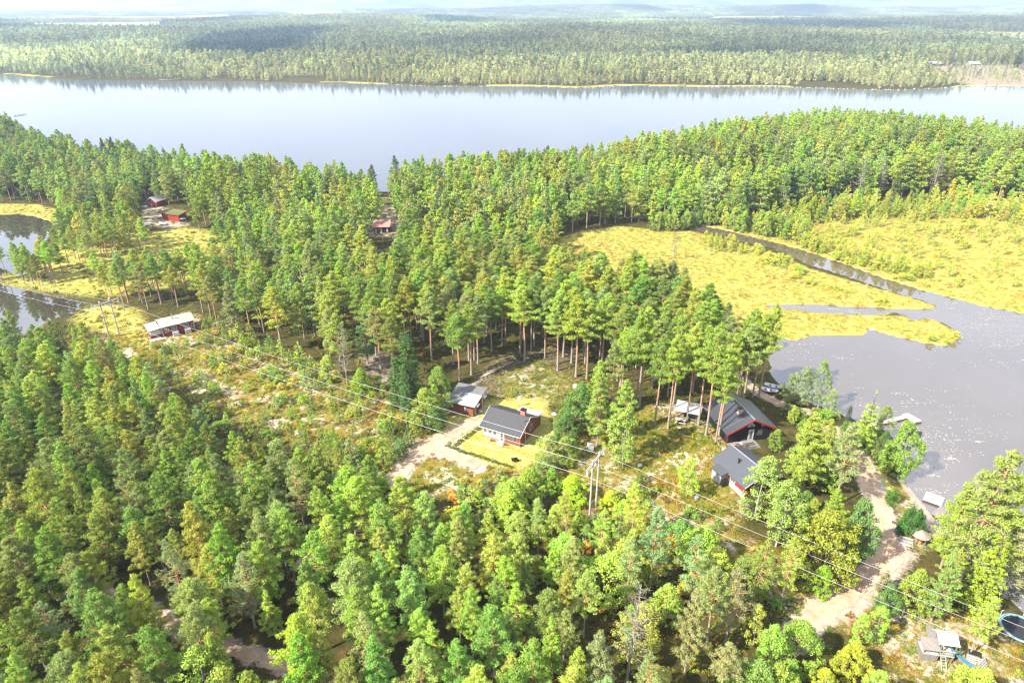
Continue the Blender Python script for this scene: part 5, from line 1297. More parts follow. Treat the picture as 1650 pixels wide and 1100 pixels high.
# things round the shed
p = G(715, 662); b = MB()
gg = np.random.default_rng(4); vs = [(gg.uniform(-.1, .1) + .9 * math.cos(a) * k, gg.uniform(-.1, .1) + .5 * math.sin(a) * k, zz) for k, zz in ((1, 0), (.8, .42), (.3, .6)) for a in np.linspace(0, 5.5, 8)]
b.add(vs, [(i, (i + 1) % 8, (i + 1) % 8 + 8, i + 8) for i in range(8)] + [(i + 8, (i + 1) % 8 + 8, (i + 1) % 8 + 16, i + 16) for i in range(8)] + [tuple(range(16, 24))])
o = b.obj('tarpaulin', 'blue'); o.location = p; tag(o, 'blue tarpaulin heap at the shaded corner of the brown shed', 'tarp')
def chair_(p, rzc, m, label, cat='chair', name='garden_chair', group=None):
    t = thing(name, p, rzc, label, cat, group)
    b = MB(); b.box(-.27, -.27, .38, .27, .27, .44); b.obj('seat', m, t)
    b = MB(); b.add([(-.27, .24, .44), (.27, .24, .44), (.27, .36, .95), (-.27, .36, .95), (-.27, .29, .44), (.27, .29, .44), (.27, .41, .95), (-.27, .41, .95)], [(0, 1, 2, 3), (7, 6, 5, 4), (3, 2, 6, 7), (0, 3, 7, 4), (1, 5, 6, 2)]); b.obj('backrest', m, t)
    for x in (-.24, .24):
        for y in (-.24, .24): b = MB(); b.tube([(x, y, 0), (x, y, .38)], .025, 4); b.obj('leg', m, t)
        b = MB(); b.box(x - .03, -.27, .6, x + .03, .3, .64); b.obj('armrest', m, t)
    return t
chair_(on(*SHED[:2], W + .75, Dp * .35), 1.9, 'white', 'white plastic garden chair between the two shed doors')
p = G(732, 668); t = thing('firewood_bench', p, rz, 'low dark bench stacked with firewood along the brown shed wall', 'bench')
b = MB(); b.box(-.6, -.3, .3, .6, .1, .38); b.obj('seat', 'old_wood', t)
for x in (-.5, .5): b = MB(); b.box(x - .05, -.25, 0, x + .05, .05, .3); b.obj('leg', 'old_wood', t)
b = MB(); b.tufts([(758 * 0, 0, .25), (.5, 0, .2), (.9, .05, .2)], [(.5, .35, .25)] * 3, 70, .2, .12, np.random.default_rng(8), .5); o = b.obj('golden_shrub', 'leaves'); o['tint'] = [.36, .32, .03, 1]; o.location = G(752, 671); tag(o, 'low golden shrub below the front corner of the brown shed', 'shrub')

# the mast beside the sheds
t = thing('lamp_post', G(834.5, 655), 0, 'grey post with a white box on the grass behind the cabin', 'post')
b = MB(); b.tube([(0, 0, -.2), (0, 0, 2.1)], .07, 6); b.obj('post', 'pole_wood', t)
b = MB(); b.box(-.05, -.2, 1.25, .38, .05, 2.0); b.obj('box', 'white', t)
t = thing('wheelbarrow', G(829, 744), .3, 'small dark wheelbarrow left on the lawn near the low hedge', 'wheelbarrow')
b = MB(); b.add([(-.35, -.25, .3), (.4, -.25, .35), (.4, .25, .35), (-.35, .25, .3), (-.5, -.35, .6), (.55, -.3, .62), (.55, .3, .62), (-.5, .35, .6)], [(3, 2, 1, 0), (0, 1, 5, 4), (1, 2, 6, 5), (2, 3, 7, 6), (3, 0, 4, 7)]); b.obj('tray', 'black_metal', t)
b = MB(); b.tube([(.6, -.05, .18), (.6, .05, .18)], .18, 10); b.obj('wheel', 'black_metal', t)
for y in (-.25, .25): b = MB(); b.tube([(.6, y * .2, .18), (-.3, y, .35), (-1.0, y * 1.2, .55)], .02, 4); b.obj('handle', 'fresh_wood', t)

# hedges
def hedge(pts, w, h, label, seed):
    P = [G(*p) for p in pts]; g = np.random.default_rng(seed); c = []; st_ = MB()
    for a, b_ in zip(P, P[1:]):
        n = int((b_ - a).length / .22)
        for i in range(n):
            q = a.lerp(b_, i / n)
            for _ in range(2): c.append((q.x + g.uniform(-w, w) * .5, q.y + g.uniform(-w, w) * .5, q.z + h * g.uniform(.35, .9)))
            if i % 2 == 0: st_.tube([(q.x, q.y, q.z - .1), (q.x + g.uniform(-.1, .1), q.y, q.z + h * .7)], .015, 3)
    o = bpy.data.objects.new('hedge', None); COL.objects.link(o); o.location = P[0]; tag(o, label, 'hedge')
    b = MB(); b.tufts([(x - P[0].x, y - P[0].y, z - P[0].z) for x, y, z in c], [(.2, .2, .18)], 26, .15, .09, g, .3)
    l = b.obj('leaves', 'leaves', o); l['tint'] = [.11, .14, .02, 1]
    m_ = st_.obj('stems', 'spruce_bark', o); m_.location = -P[0]
hedge([(732, 719), (745, 710), (760, 699), (774, 689)], .4, .6, 'low clipped hedge running from the cabin corner down to the gravel', 1)
hedge([(724, 721), (745, 729), (769, 736), (790, 743), (812, 750), (826, 755)], .45, .5, 'low clipped hedge along the bottom edge of the cabin lawn', 2)

# black house with red trim
A, rz, W = frame_of((1170, 714), (1242, 706)); Dp = 7.6; H, Hr = 2.3, 4.35
rz -= .0
T = thing('house', A, rz, 'black timber house with red trim, pink chimney and dark gabled roof', 'house')
gable_walls(W, Dp, H, Hr, 'y').obj('wall', 'black_wall', T)
ro = ridge_roof(W, Dp, H, Hr, 'y', .55, .7).obj('roof', 'roof_dark', T)
rc = MB(); rc.box(W / 2 - .1, -.7, Hr + .085, W / 2 + .1, Dp + .7, Hr + .16); rc.obj('ridge_cap', 'metal', ro)
bargeboards(T, W, H, Hr, .55, -.71, 'red_trim', .24)
for x in (-.02, W - .16):
    b = MB(); b.box(x, -.04, -.2, x + .18, -.003, H); b.obj('corner_board', 'red_trim', T)
b = MB(); b.box(W * .18, Dp * .28, 3.1, W * .18 + .75, Dp * .28 + .65, 4.6); b.v = [(x + 1.3, y, z + .3) for x, y, z in b.v]; co = b.obj('chimney', 'plaster', T)
b = MB(); b.box(W * .18 + 1.24, Dp * .28 - .06, 4.9, W * .18 + 2.11, Dp * .28 + .71, 5.0); b.obj('chimney_cap', 'black_metal', co)
sg = MB()
s_ = (Hr - H) / (W / 2)
for i in range(16):
    x = -.4 + (W / 2 - .2) * i / 16; sg.box(x, .75, H + s_ * x + .1, x + .1, .85, H + s_ * x + .24)
sg.obj('snow_guard', 'metal', ro)
b = MB(); b.prism([(W / 2 - .75, 2.75), (W / 2 + .75, 2.75), (W / 2, 3.55)], -.06, -.003); o = b.obj('gable_window', 'white', T)
b = MB(); b.prism([(W / 2 - .4, 2.83), (W / 2 + .4, 2.83), (W / 2, 3.28)], -.075, -.061); b.obj('pane', 'glass', o)
win(T, 'front', W * .74, 2.65, .35, .4, nx_=1)
door(T, 'front', W * .5 - .2, .8, 2.0, m='white', glass=True)
win(T, 'front', W * .66, .9, .9, 1.0, fm='dark_trim'); win(T, 'left', 2.2, 1.0, 1.2, .9, fm='dark_trim', W=W); 
b = MB(); b.box(-.1, -2.2, -.25, W * .62, -.02, .02); b.obj('terrace', 'old_wood', T)
for i in range(7):
    if i == 3: continue
bR = MB()
for x in np.arange(1.0, W * .5, .16): bR.box(x, -2.18, .02, x + .05, -2.14, .85)
bR.box(.95, -2.2, .85, W * .5, -2.12, .92); bR.obj('railing', 'old_wood', T)
HSE = (A, rz, W, Dp)
q = on(A, rz, .75, -1.7, .02)
t = thing('cupboard', q, rz, 'tan wooden cupboard standing on the black house terrace', 'cupboard'); b = MB(); b.box(-.35, -.25, 0, .35, .2, 1.1); b.obj('cabinet', 'fresh_wood', t); b = MB(); b.box(-.3, -.27, .08, -.01, -.252, 1.02); b.box(.01, -.27, .08, .3, -.252, 1.02); b.obj('door', 'fresh_wood', t); b = MB(); b.box(-.4, -.3, 1.1, .4, .25, 1.15); b.obj('top', 'old_wood', t)
q = on(A, rz, 1.7, -1.5, .02); t = thing('barbecue', q, rz, 'white-lidded barbecue beside the tan cupboard', 'barbecue')
b = MB(); b.tube([(0, 0, .7), (0, 0, .8), (0, 0, .95)], [.3, .3, .12], 10); b.obj('lid', 'white', t)
b = MB(); b.tube([(0, 0, .52), (0, 0, .7)], [.16, .29], 10); b.obj('bowl', 'black_metal', t)
for k in range(3): b = MB(); a = k * 2.1; b.tube([(.1 * math.cos(a), .1 * math.sin(a), .55), (.3 * math.cos(a), .3 * math.sin(a), 0)], .02, 4); b.obj('leg', 'black_metal', t)
t = thing('garden_table', on(A, rz, 2.9, -1.2, .02), rz, 'weathered terrace table in front of the black house wall', 'table')
b = MB(); b.box(-.8, -.4, .7, .8, .4, .75); b.obj('tabletop', 'old_wood', t)
for x in (-.7, .7):
    for y in (-.3, .3): b = MB(); b.box(x - .03, y - .03, 0, x + .03, y + .03, .7); b.obj('leg', 'old_wood', t)
chair_(on(A, rz, 2.4, -1.85, .02), rz + 3.1, 'old_wood', 'grey wooden chair at the near side of the terrace table', group=None)
b = MB()
for i in range(9): b.box(-1.7, -1.0 + i * .55, -.35 - .0, -.35, -.55 + i * .55, -.02 + .02 * i)
t = thing('wooden_steps', A, rz, 'reddish wooden steps running along the side of the black house', 'steps'); b.obj('treads', 'fresh_wood', t)
b = MB(); b.tube([(-1.75, -1.0, -.3), (-1.75, -1.0, .7), (-1.75, 3.9, .9), (-1.75, 3.9, -.2)], .05, 4); b.obj('handrail', 'old_wood', t)
# logs against the terrace
t = tag(bpy.data.objects.new('leaning_ladder', None), 'pale ladder lying beside the black house terrace corner', 'ladder'); COL.objects.link(t); t.location = on(A, rz, -.75, -1.6, 0); t.rotation_euler = (0, 0, rz + 1.9)
for y in (-.2, .2): b = MB(); b.box(-1.2, y - .03, .05, 1.4, y + .03, .13); b.obj('rail', 'deck_wood', t)
for i in range(7): b = MB(); b.box(-1.0 + i * .35, -.17, .07, -.95 + i * .35, .17, .11); b.obj('rung', 'deck_wood', t)

# small dark-roofed house
A, rz, W = frame_of((1197, 800), (1262, 797)); Dp = 6.6; H, Hr = 2.2, 3.75
rz += .34
T = thing('small_house', A, rz, 'small red house under a plain grey roof half hidden by birches', 'house')
gable_walls(W, Dp, H, Hr, 'y').obj('wall', 'red_wall', T)
ro = ridge_roof(W, Dp, H, Hr, 'y', .5, .55).obj('roof', 'roof_grey', T)
rc = MB(); rc.box(W / 2 - .1, -.55, Hr + .085, W / 2 + .1, Dp + .55, Hr + .16); rc.obj('ridge_cap', 'metal', ro)
bargeboards(T, W, H, Hr, .5, -.56, 'white', .2)
b = MB(); b.tube([(W * .28, Dp * .55, 2.9), (W * .28, Dp * .55, 3.75)], .12, 8); b.tube([(W * .28, Dp * .55, 3.75), (W * .28, Dp * .55, 3.88)], .18, 8); b.obj('flue', 'black_metal', ro)
win(T, 'front', W * .3, 1, 1.1, .95); win(T, 'left', 2.0, 1, .9, .9, W=W)
b = MB(); b.box(-1.5, Dp * .52, -.4, -.01, Dp * .52 + 2.0, 1.95); b.obj('annex', 'white_wall', T)
b = MB(); b.slab([(-1.75, Dp * .52 - .2, 2.0), (-.3, Dp * .52 - .2, 2.28), (-.3, Dp * .52 + 2.2, 2.28), (-1.75, Dp * .52 + 2.2, 2.0)], .1); b.obj('annex_roof', 'roof_grey', T)
b = MB(); b.box(-1.4, Dp * .52 - .6, -.3, -.5, Dp * .52 - .05, 1.2); b.obj('meter_box', 'black_metal', T)
b = MB(); b.box(-.25, -.4, -.3, -.12, Dp * .5, .9); b.obj('side_fence', 'deck_wood', T)

# picnic shelter
A, rz, W = frame_of((1088, 676), (1124, 683)); Dp = 2.6
T = thing('picnic_shelter', A, rz, 'open shelter with a pale sheet roof standing among the tall pines', 'shelter')
for x in (.1, W / 2, W - .1):
    for y in (.1, Dp - .1): b = MB(); b.box(x - .06, y - .06, -.3, x + .06, y + .06, 1.95 + (.25 if y > 1 else 0)); b.obj('post', 'old_wood', T)
b = MB(); b.slab([(-.3, -.3, 2.02), (W + .3, -.3, 2.02), (W + .3, Dp + .3, 2.35), (-.3, Dp + .3, 2.35)], .08); b.obj('roof', 'felt_pale', T)
b = MB(); b.box(.16, Dp - .12, 0, W - .16, Dp - .06, 1.2); b.obj('back_wall', 'brown_wall', T)
def picnic(p, rzc, label, m='old_wood', sc=1, group=None):
    t = thing('picnic_table', p, rzc, label, 'picnic table', group)
    b = MB(); b.box(-.9, -.38, .7, .9, .38, .75); b.obj('tabletop', m, t)
    for y in (-.75, .75): b = MB(); b.box(-.9, y - .14, .42, .9, y + .14, .46); b.obj('bench_seat', m, t)
    for x in (-.65, .65):
        b = MB(); b.box(x - .04, -.8, .34, x + .04, .8, .42); b.tube([(x, -.2, .7), (x, -.6, 0)], .05, 4); b.tube([(x, .2, .7), (x, .6, 0)], .05, 4); b.obj('leg_frame', m, t)
    t.scale = (sc,) * 3; return t
picnic(G(1096, 681), rz + .1, 'white picnic table standing in front of the open shelter', 'deck_wood')
picnic(on(A, rz, W * .72, 1.2), rz, 'grey picnic table under the pale shelter roof')

# pale-roofed red cottage
A, rz, W = frame_of((264, 544), (315, 531.5)); Dp = 4.4; H, Hr = 2.6, 3.3
T = thing('cottage', A, rz, 'red cottage with a cream roof and white verandas in the power line clearing', 'cottage')
gable_walls(W, Dp, H, Hr).obj('wall', 'red_wall', T)
ro = ridge_roof(W, Dp, H, Hr, 'x', .45, .3).obj('roof', 'roof_pale', T)
b = MB(); b.tube([(W * .42, Dp * .35, 2.8), (W * .42, Dp * .35, 4.3)], .13, 6); b.obj('flue', 'metal', ro)
for u in (W * .28, W * .66):
    b = MB(); b.box(u, -.9, -.2, u + 1.2, -.01, 1.0); b.obj('porch', 'white', T); win(T, 'front', u + .12, 1.1, .95, .95, nx_=3).location.y = -.0
win(T, 'front', W * .08, 1.1, .7, .85); win(T, 'front', W * .9, .9, .5, .9, nx_=1)
for x in (-.02, W - .12): b = MB(); b.box(x, -.04, -.2, x + .14, -.003, H); b.obj('corner_board', 'white', T)
b = MB(); b.box(-2.3, .6, -.3, -.005, Dp - .1, .75); b.obj('veranda_wall', 'red_wall', T)
b = MB(); b.box(-2.25, .65, .75, -.01, Dp - .15, 1.9); b.obj('veranda_glazing', 'white', T)
for i in range(4): win(T, 'left', .85 + i * .85, .95, .6, .8, nx_=1).location.x = -2.25
b = MB(); b.slab([(-2.6, .2, 2.1), (-.31, .2, 2.3), (-.31, Dp + .2, 2.3), (-2.6, Dp + .2, 2.1)], .1); b.obj('veranda_roof', 'white', T)
b = MB(); b.box(-2.9, -.9, -.2, .4, .55, .15); b.obj('terrace', 'deck_wood', T)

# turf-roofed red shed with garage doors
A, rz, W = frame_of((262, 353.5), (290, 358)); Dp = 3.0
T = thing('turf_shed', A, rz, 'long red shed with four doors under a turf roof', 'shed')
b = MB(); b.add([(0, 0, -.4), (W, 0, -.4), (W, Dp, -.4), (0, Dp, -.4), (0, 0, 2.2), (W, 0, 2.2), (W, Dp, 2.7), (0, Dp, 2.7)], [(4, 5, 6, 7), (0, 1, 5, 4), (1, 2, 6, 5), (2, 3, 7, 6), (3, 0, 4, 7)]); b.obj('wall', 'red_wall', T)
b = MB(); b.slab([(-.5, -.5, 2.38), (W + .5, -.5, 2.38), (W + .5, Dp + .5, 2.98), (-.5, Dp + .5, 2.98)], .2); b.tufts([(x, y, 2.45 + y * .125) for x in np.arange(-.3, W + .4, .55) for y in np.arange(-.3, Dp + .4, .6)], [(.3, .3, .05)], 14, .25, .07, np.random.default_rng(1), 1.3); b.obj('turf_roof', 'turf', T)
for i in range(4):
    u = .3 + i * (W - .5) / 4; b = MB(); b.box(u, -.04, .02, u + W / 4 - .4, -.003, 2.0); d_ = b.obj('door', 'red_trim', T); b = MB(); b.box(u - .07, -.05, .02, u - .005, -.002, 2.07); b.obj('door_post', 'dark_trim', d_)
p = G(296, 357); t = thing('parked_trailer', p, .2, 'dark loaded trailer parked at the corner of the turf-roofed shed', 'trailer')
b = MB(); b.box(-1, -.6, .45, 1, .6, .95); b.obj('box', 'black_metal', t); b = MB(); b.add([(-.9, -.5, .95), (.9, -.5, .95), (.9, .5, .95), (-.9, .5, .95), (-.5, -.3, 1.35), (.6, -.3, 1.25), (.6, .3, 1.25), (-.5, .3, 1.4)], [(0, 1, 5, 4), (1, 2, 6, 5), (2, 3, 7, 6), (3, 0, 4, 7), (4, 5, 6, 7)]); b.obj('cover', 'felt_pale', t)
for y in (-.68, .68): b = MB(); b.tube([(0, y - .07, .3), (0, y + .07, .3)], .3, 10); b.obj('wheel', 'black_metal', t)
b = MB(); b.tube([(-1, 0, .5), (-1.9, 0, .4)], .04, 4); b.obj('drawbar', 'metal', t)
# boats and tables in the shed yard
def rowboat(px, py, L, rzc, label, cat='boat', name='rowing_boat', z=0, m='boat', group=None, upside=False, at=None):
    p = at if at is not None else G(px, py); t = thing(name, Vector((p.x, p.y, p.z + z)), rzc, label, cat, group)
    b = MB(); n = 9; rows = []
    for i in range(n):
        u = i / (n - 1); x = (u - .5) * L; w = .62 * math.sin(min(1, u * .86 + .14) * math.pi) ** .55 * (1 if u < .95 else .3) + .02; k = .12 * (2 * u - 1) ** 2 * 1.6
        rows.append([(x, -w, .5 + k), (x, -w * .75, .15 + k * .5), (x, 0, .0 + k), (x, w * .75, .15 + k * .5), (x, w, .5 + k)])
    v = [q for r_ in rows for q in r_]; inner = [(x * .98, y * .93, z_ + .05 if j % 5 not in (0, 4) else z_ + .003) for j, (x, y, z_) in enumerate(v)]
    f = [(i * 5 + j, (i + 1) * 5 + j, (i + 1) * 5 + j + 1, i * 5 + j + 1) for i in range(n - 1) for j in range(4)]
    b.add(v, [q[::-1] for q in f]); b.add(inner, f)
    N5 = n * 5
    b.f += [(i * 5, (i + 1) * 5, (i + 1) * 5 + N5, i * 5 + N5) for i in range(n - 1)] + [(i * 5 + 4, i * 5 + 4 + N5, (i + 1) * 5 + 4 + N5, (i + 1) * 5 + 4) for i in range(n - 1)]; b.m += [0] * 2 * (n - 1)
    b.obj('hull', m, t, True)
    for u in (.3, .6): b = MB(); x = (u - .5) * L; b.box(x - .12, -.55, .38, x + .12, .55, .42); b.obj('thwart', 'dark_inside', t)
    if upside: t.rotation_euler = (math.pi, 0, rzc); t.location.z += .6
    return t
t = picnic(G(240, 363), .1, 'pale picnic bench set at the edge of the turf shed yard', 'deck_wood', 1.2)
rowboat(262, 361, 4.0, 2.7, 'pale upturned boat lying in front of the turf-roofed shed', upside=True)
# red cabin behind
A, rz, W = frame_of((240, 333), (254, 334)); Dp = 4.5; W = 3.6; H, Hr = 2.2, 3.5
T = thing('red_hut', A, rz, 'small dark red hut with pale roof uphill from the turf-roofed shed', 'hut')
gable_walls(W, Dp, H, Hr, 'y').obj('wall', 'red_wall', T); ridge_roof(W, Dp, H, Hr, 'y', .4, .4).obj('roof', 'felt_pale', T); bargeboards(T, W, H, Hr, .4, -.41, 'white'); door(T, 'front', W * .4, .8, 1.9, m='red_trim', glass=False); win(T, 'front', W * .12, 1, .6, .7)
b = MB(); b.box(-2.2, -1.5, -.2, 0, -.02, .35); b.obj('terrace', 'deck_wood', T)
# pink-roofed cottage
A, rz, W = frame_of((604, 375.5), (619, 375.5)); Dp = 5.5; W = 4.4; H, Hr = 2.2, 3.3
T = thing('lakeside_cottage', A, rz, 'cottage with a faded pink tiled roof and dark porch among the pines', 'cottage')
gable_walls(W, Dp, H, Hr).obj('wall', 'dark_trim', T); ridge_roof(W, Dp, H, Hr, 'x', .6, .6).obj('roof', 'roof_pink', T)
for u in (.2, W * .42, W - .75): b = MB(); b.box(u, -.06, 0, u + .5, -.003, 2.05); b.obj('wall_panel', 'white', T)
win(T, 'front', W * .25, .9, .55, .9)
p = G(597, 325); t = thing('parked_van', p, .15, 'white van parked on the grass near the lake gap', 'van')
b = MB(); b.prism([(-2.1, .35), (2.1, .35), (2.1, 1.0), (1.5, 1.15), (1.0, 1.75), (-2.0, 1.8), (-2.1, 1.2)], -.9, .9); b.obj('body', 'white', t)
for x in (-1.3, 1.3):
    for y in (-.88, .7): b = MB(); b.tube([(x, y, .34), (x, y + .18, .34)], .34, 10); b.obj('wheel', 'black_metal', t)
b = MB(); b.prism([(1.0, 1.2), (1.42, 1.2), (1.02, 1.62), (.2, 1.62), (.2, 1.2)], -.912, -.901); b.obj('side_window', 'glass', t)
p = G(662, 331); t = thing('woodshed', p, 0, 'dark narrow woodshed between the pine trunks by the lake', 'shed')
b = MB(); b.box(-.9, 0, -.3, .9, 1.6, 2.1); b.obj('wall', 'dark_trim', t); b = MB(); b.slab([(-1.1, -.2, 2.2), (1.1, -.2, 2.2), (1.1, 1.8, 2.6), (-1.1, 1.8, 2.6)], .1); b.obj('roof', 'black_metal', t)
# red glimpse of a barn at the far left wood
p = G(2, 288); t = thing('boathouse', p, .1, 'red boathouse glimpsed between the lakeside trees at the frame edge', 'boathouse')
gable_walls(3.5, 4, 2.1, 3.1, 'y').obj('wall', 'red_wall', t); ridge_roof(3.5, 4, 2.1, 3.1, 'y', .3, .3).obj('roof', 'felt_old', t)

# cabins beyond the lake
for i, (px, py, W, lab, wm, rm, red) in enumerate(((1497, 107, 13, 'long low dark cabin with a pale roof beyond the lake', 'dark_trim', 'felt_pale', 0), (1563, 107, 11, 'pale-walled cabin with a white roof beyond the lake', 'white_wall', 'white', 0), (1536, 108, 5, 'small brown outhouse between the two cabins beyond the lake', 'brown_wall', 'roof_dark', 0))):
    p = G(px, py); t = thing('far_cabin', p, .05, lab, 'cabin'); gable_walls(W, 7, 3.0, 4.6).obj('wall', wm, t); ridge_roof(W, 7, 3.0, 4.6, 'x', .8, .8, .2).obj('roof', rm, t)
    for u in (.15, .45, .75): win(t, 'front', W * u, 1.2, 1.2, 1.2)
# bare snags in the far clearing
snag = MB(); snag.tube([(0, 0, -.3), (.1, 0, 6), (.2, .1, 13)], [.22, .16, .05], 5); snag.tube([(.15, 0, 9), (1.2, .2, 9.8)], [.06, .02], 3); snag.tube([(.15, 0, 10.5), (-.9, .2, 11.2)], [.05, .02], 3)
sme = snag.mesh('bare_snag', 'birch_bark')
for i, (px, py) in enumerate([(1452, 118), (1562, 116), (1595, 120), (1612, 121), (1619, 122), (1644, 132), (1585, 118), (1480, 121), (1571, 112), (1607, 111)]):
    o = bpy.data.objects.new('bare_snag', sme); COL.objects.link(o); o.location = G(px, py); o.scale = (1, 1, random.uniform(.6, 1.1)); o.rotation_euler.z = random.uniform(0, 6)
    tag(o, 'bare pale trunk left standing on the clear-felled shore beyond the lake', 'dead tree', 'bare trunks on the felled shore')
for px, py, h in ((1637, 111, 22), (1655, 113, 19)):
    p = G(px, py); tm, cm, H_ = V['spruce'][0]; o = bpy.data.objects.new('spruce_tree', None); COL.objects.link(o); o.location = p; o.scale = (h / H_ * 1.25,) * 2 + (h / H_,)
    a_ = bpy.data.objects.new('trunk', tm); a_.parent = o; COL.objects.link(a_); c_ = bpy.data.objects.new('crown', cm); c_.parent = o; COL.objects.link(c_); c_['tint'] = [.03, .055, .025, 1]
    tag(o, 'tall dark spruce beside the far cabins ' + ('nearer the white roof' if h == 22 else 'cut by the frame edge'), 'spruce')

# jetty far left, pier on the pond, small jetty at the beach
def pier(name, pts, w, label, m='deck_wood', z=.35, posts=True):
    P = [Vector((*[float(v) for v in unp(*p, z)], z)) for p in pts]; t = thing(name, P[0], 0, label, 'pier')
    b = MB(); c = MB()
    for k, (a, d) in enumerate(zip(P, P[1:])):
        di = (d - a).normalized(); n = Vector((-di.y, di.x, 0)) * w[k] / 2; a, d = a - P[0], d - P[0]
        zz = Vector((0, 0, .003 * k))
        b.slab([a + n * -1 + zz, d - n + zz, d + n + zz, a + n + zz], .14)
        L_ = (d - a).length
        for i in range(max(2, int(L_ / 2.2))):
            q = a.lerp(d, (i + .3) / max(2, int(L_ / 2.2)))
            for s2 in (-.85, .85): r_ = q + n * s2; c.tube([(r_.x, r_.y, -1.3), (r_.x, r_.y, -.1)], .07, 5)
    b.obj('deck', m, t); 
    if posts: c.obj('posts', 'dark_trim', t)
    return t
pier('pier', [(1405, 683), (1425, 679), (1458, 671)], [.8, .9], 'white pier walkway with a square bathing deck out on the pond')
pp = [unp(*q, .36) for q in ((1453, 667.5), (1463, 665.5), (1486, 678), (1474, 680.5))]
t = thing('bathing_raft', Vector((float(pp[0][0]), float(pp[0][1]), 0)), 0, 'wide white bathing deck at the end of the pond pier', 'raft')
b = MB(); b.slab([Vector((float(a) - float(pp[0][0]), float(c) - float(pp[0][1]), .42)) for a, c in (pp[3], pp[2], pp[1], pp[0])], .2); b.obj('deck', 'deck_wood', t)
b = MB()
for a, c in pp: b.tube([(float(a - pp[0][0]) * .92 + .1, float(c - pp[0][1]) * .92, -.8), (float(a - pp[0][0]) * .92 + .1, float(c - pp[0][1]) * .92, .22)], .1, 6)
b.obj('floats', 'dark_trim', t)
pier('jetty', [(1490, 797), (1520, 808)], [2.4], 'short white jetty under the promontory pines')
pier('jetty', [(1508, 830), (1522, 818)], [1.2], 'narrow grey gangway leading to the short white jetty', 'old_wood')
pier('far_jetty', [(22, 186), (41, 183)], [1.6], 'tiny dark jetty out on the lake at the frame edge', 'old_wood', .5)
pier('far_jetty', [(1318, 142.2), (1328, 142.2)], [1.5], 'tiny pale jetty on the opposite shore of the lake', 'deck_wood', .4)
rowboat(0, 0, 3.2, -.35, 'white rowing boat drawn up nearer the black house', at=G(1239, 631))
rowboat(0, 0, 3.6, -.42, 'white rowing boat drawn up on the shore nearer the water', at=G(1247, 625))
rowboat(0, 0, 3.0, .3, 'dark little boat moored beside the bushy shore tree', at=Vector((*[float(v) for v in unp(1473, 703, 0)], .0)), m='dark_inside', name='dinghy')

# twin-pole line
def hpole(px, py, hh, label, drz):
    p = G(px, py); t = thing('utility_pole', p, drz, label, 'utility pole', 'twin poles of the power line')
    for x in (-1.1, 1.1):
        b = MB(); b.tube([(x, 0, -.6), (x, 0, hh)], [.17, .12], 8); q = b.obj('pole', 'pole_wood', t); b = MB(); b.tube([(x, 0, hh), (x, 0, hh + .12)], [.15, .03], 8); b.obj('cap', 'metal', q)
    b = MB(); b.box(-3.0, -.09, hh - .75, 3.0, -.0, hh - .55); b.box(-3.0, .1, hh - .75, 3.0, .19, hh - .55); b.obj('crossarm', 'pole_wood', t)
    b = MB(); b.tube([(-1.1, .0, hh - 1.9), (0, 0, hh - .65)], .05, 4); b.tube([(1.1, 0, hh - 1.9), (0, 0, hh - .65)], .05, 4); b.obj('brace', 'pole_wood', t)
    at = []
    for x in (-2.85, 0, 2.85):
        b = MB(); b.tube([(x, .04, hh - .75), (x, .04, hh - 1.6)], .035, 5)
        for k in range(4): b.tube([(x, .04, hh - .95 - .16 * k), (x, .04, hh - 1.01 - .16 * k)], [.14, .1], 8)
        b.obj('insulator', 'white', t); at.append(Vector((p.x + math.cos(drz) * x, p.y + math.sin(drz) * x, p.z + hh - 1.6)))
    return at
p1 = G(184, 540); p2 = G(955, 823); dr = p2 - p1; az = math.atan2(dr.y, dr.x); 
at1 = hpole(184, 540, 8.3, 'pale twin utility pole in the meadow near the bog pools', az + math.pi / 2)
at2 = hpole(955, 823, 9.6, 'grey twin utility pole rising from the thicket below the grove', az + math.pi / 2)
lab = ['power cable of the line strung closest to the cabins', 'middle power cable of the three-cable line', 'power cable of the line strung closest to the forest corner']
def ends(at, far, z):
    o = []
    for a, (px, py) in zip(at, far):
        x, y = unp(px, py, z); o.append(Vector((float(x), float(y), z)))
    return o
order = sorted(range(3), key=lambda i: at2[i].y)          # nearest cable first
R_END = {0: (1700, 1082), 1: (1700, 1050), 2: (1700, 1027)}; L_END = {0: (-40, 456), 1: (-40, 444), 2: (-40, 433)}
for r_, i in enumerate(order):
    x, y = unp(*R_END[r_], 6.6); e2 = Vector((float(x), float(y), 6.6)); d_ = (e2 - at2[i]); e2 = at2[i] + d_ * 1.35
    x, y = unp(*L_END[r_], 7.6); e0 = Vector((float(x), float(y), 7.6)); e0 = at1[i] + (e0 - at1[i]) * 1.15
    b = MB()
    for a, c, sag in ((e0, at1[i], .5), (at1[i], at2[i], 1.1), (at2[i], e2, .35)):
        b.tube([a.lerp(c, k / 16) - Vector((0, 0, sag * 4 * (k / 16) * (1 - k / 16))) for k in range(17)], .019, 5, 0, False)
    tag(b.obj('power_cable', 'wire'), ['cable of the power line hanging nearest the bottom of the picture', 'middle one of the three power cables', 'cable of the power line passing closest to the cabins'][r_], 'cable')
t = thing('transformer_box', G(951, 727), .2, 'white transformer cabinet at the grove edge above the twin utility poles', 'cabinet')
b = MB(); b.box(-.45, -.3, 0, .45, .3, 1.5); b.obj('cabinet', 'white', t); b = MB(); b.add([(-.5, -.36, 1.5), (.5, -.36, 1.5), (.5, .36, 1.5), (-.5, .36, 1.5), (0, 0, 1.72)], [(3, 2, 1, 0), (0, 1, 4), (1, 2, 4), (2, 3, 4), (3, 0, 4)]); b.obj('lid', 'metal', t)

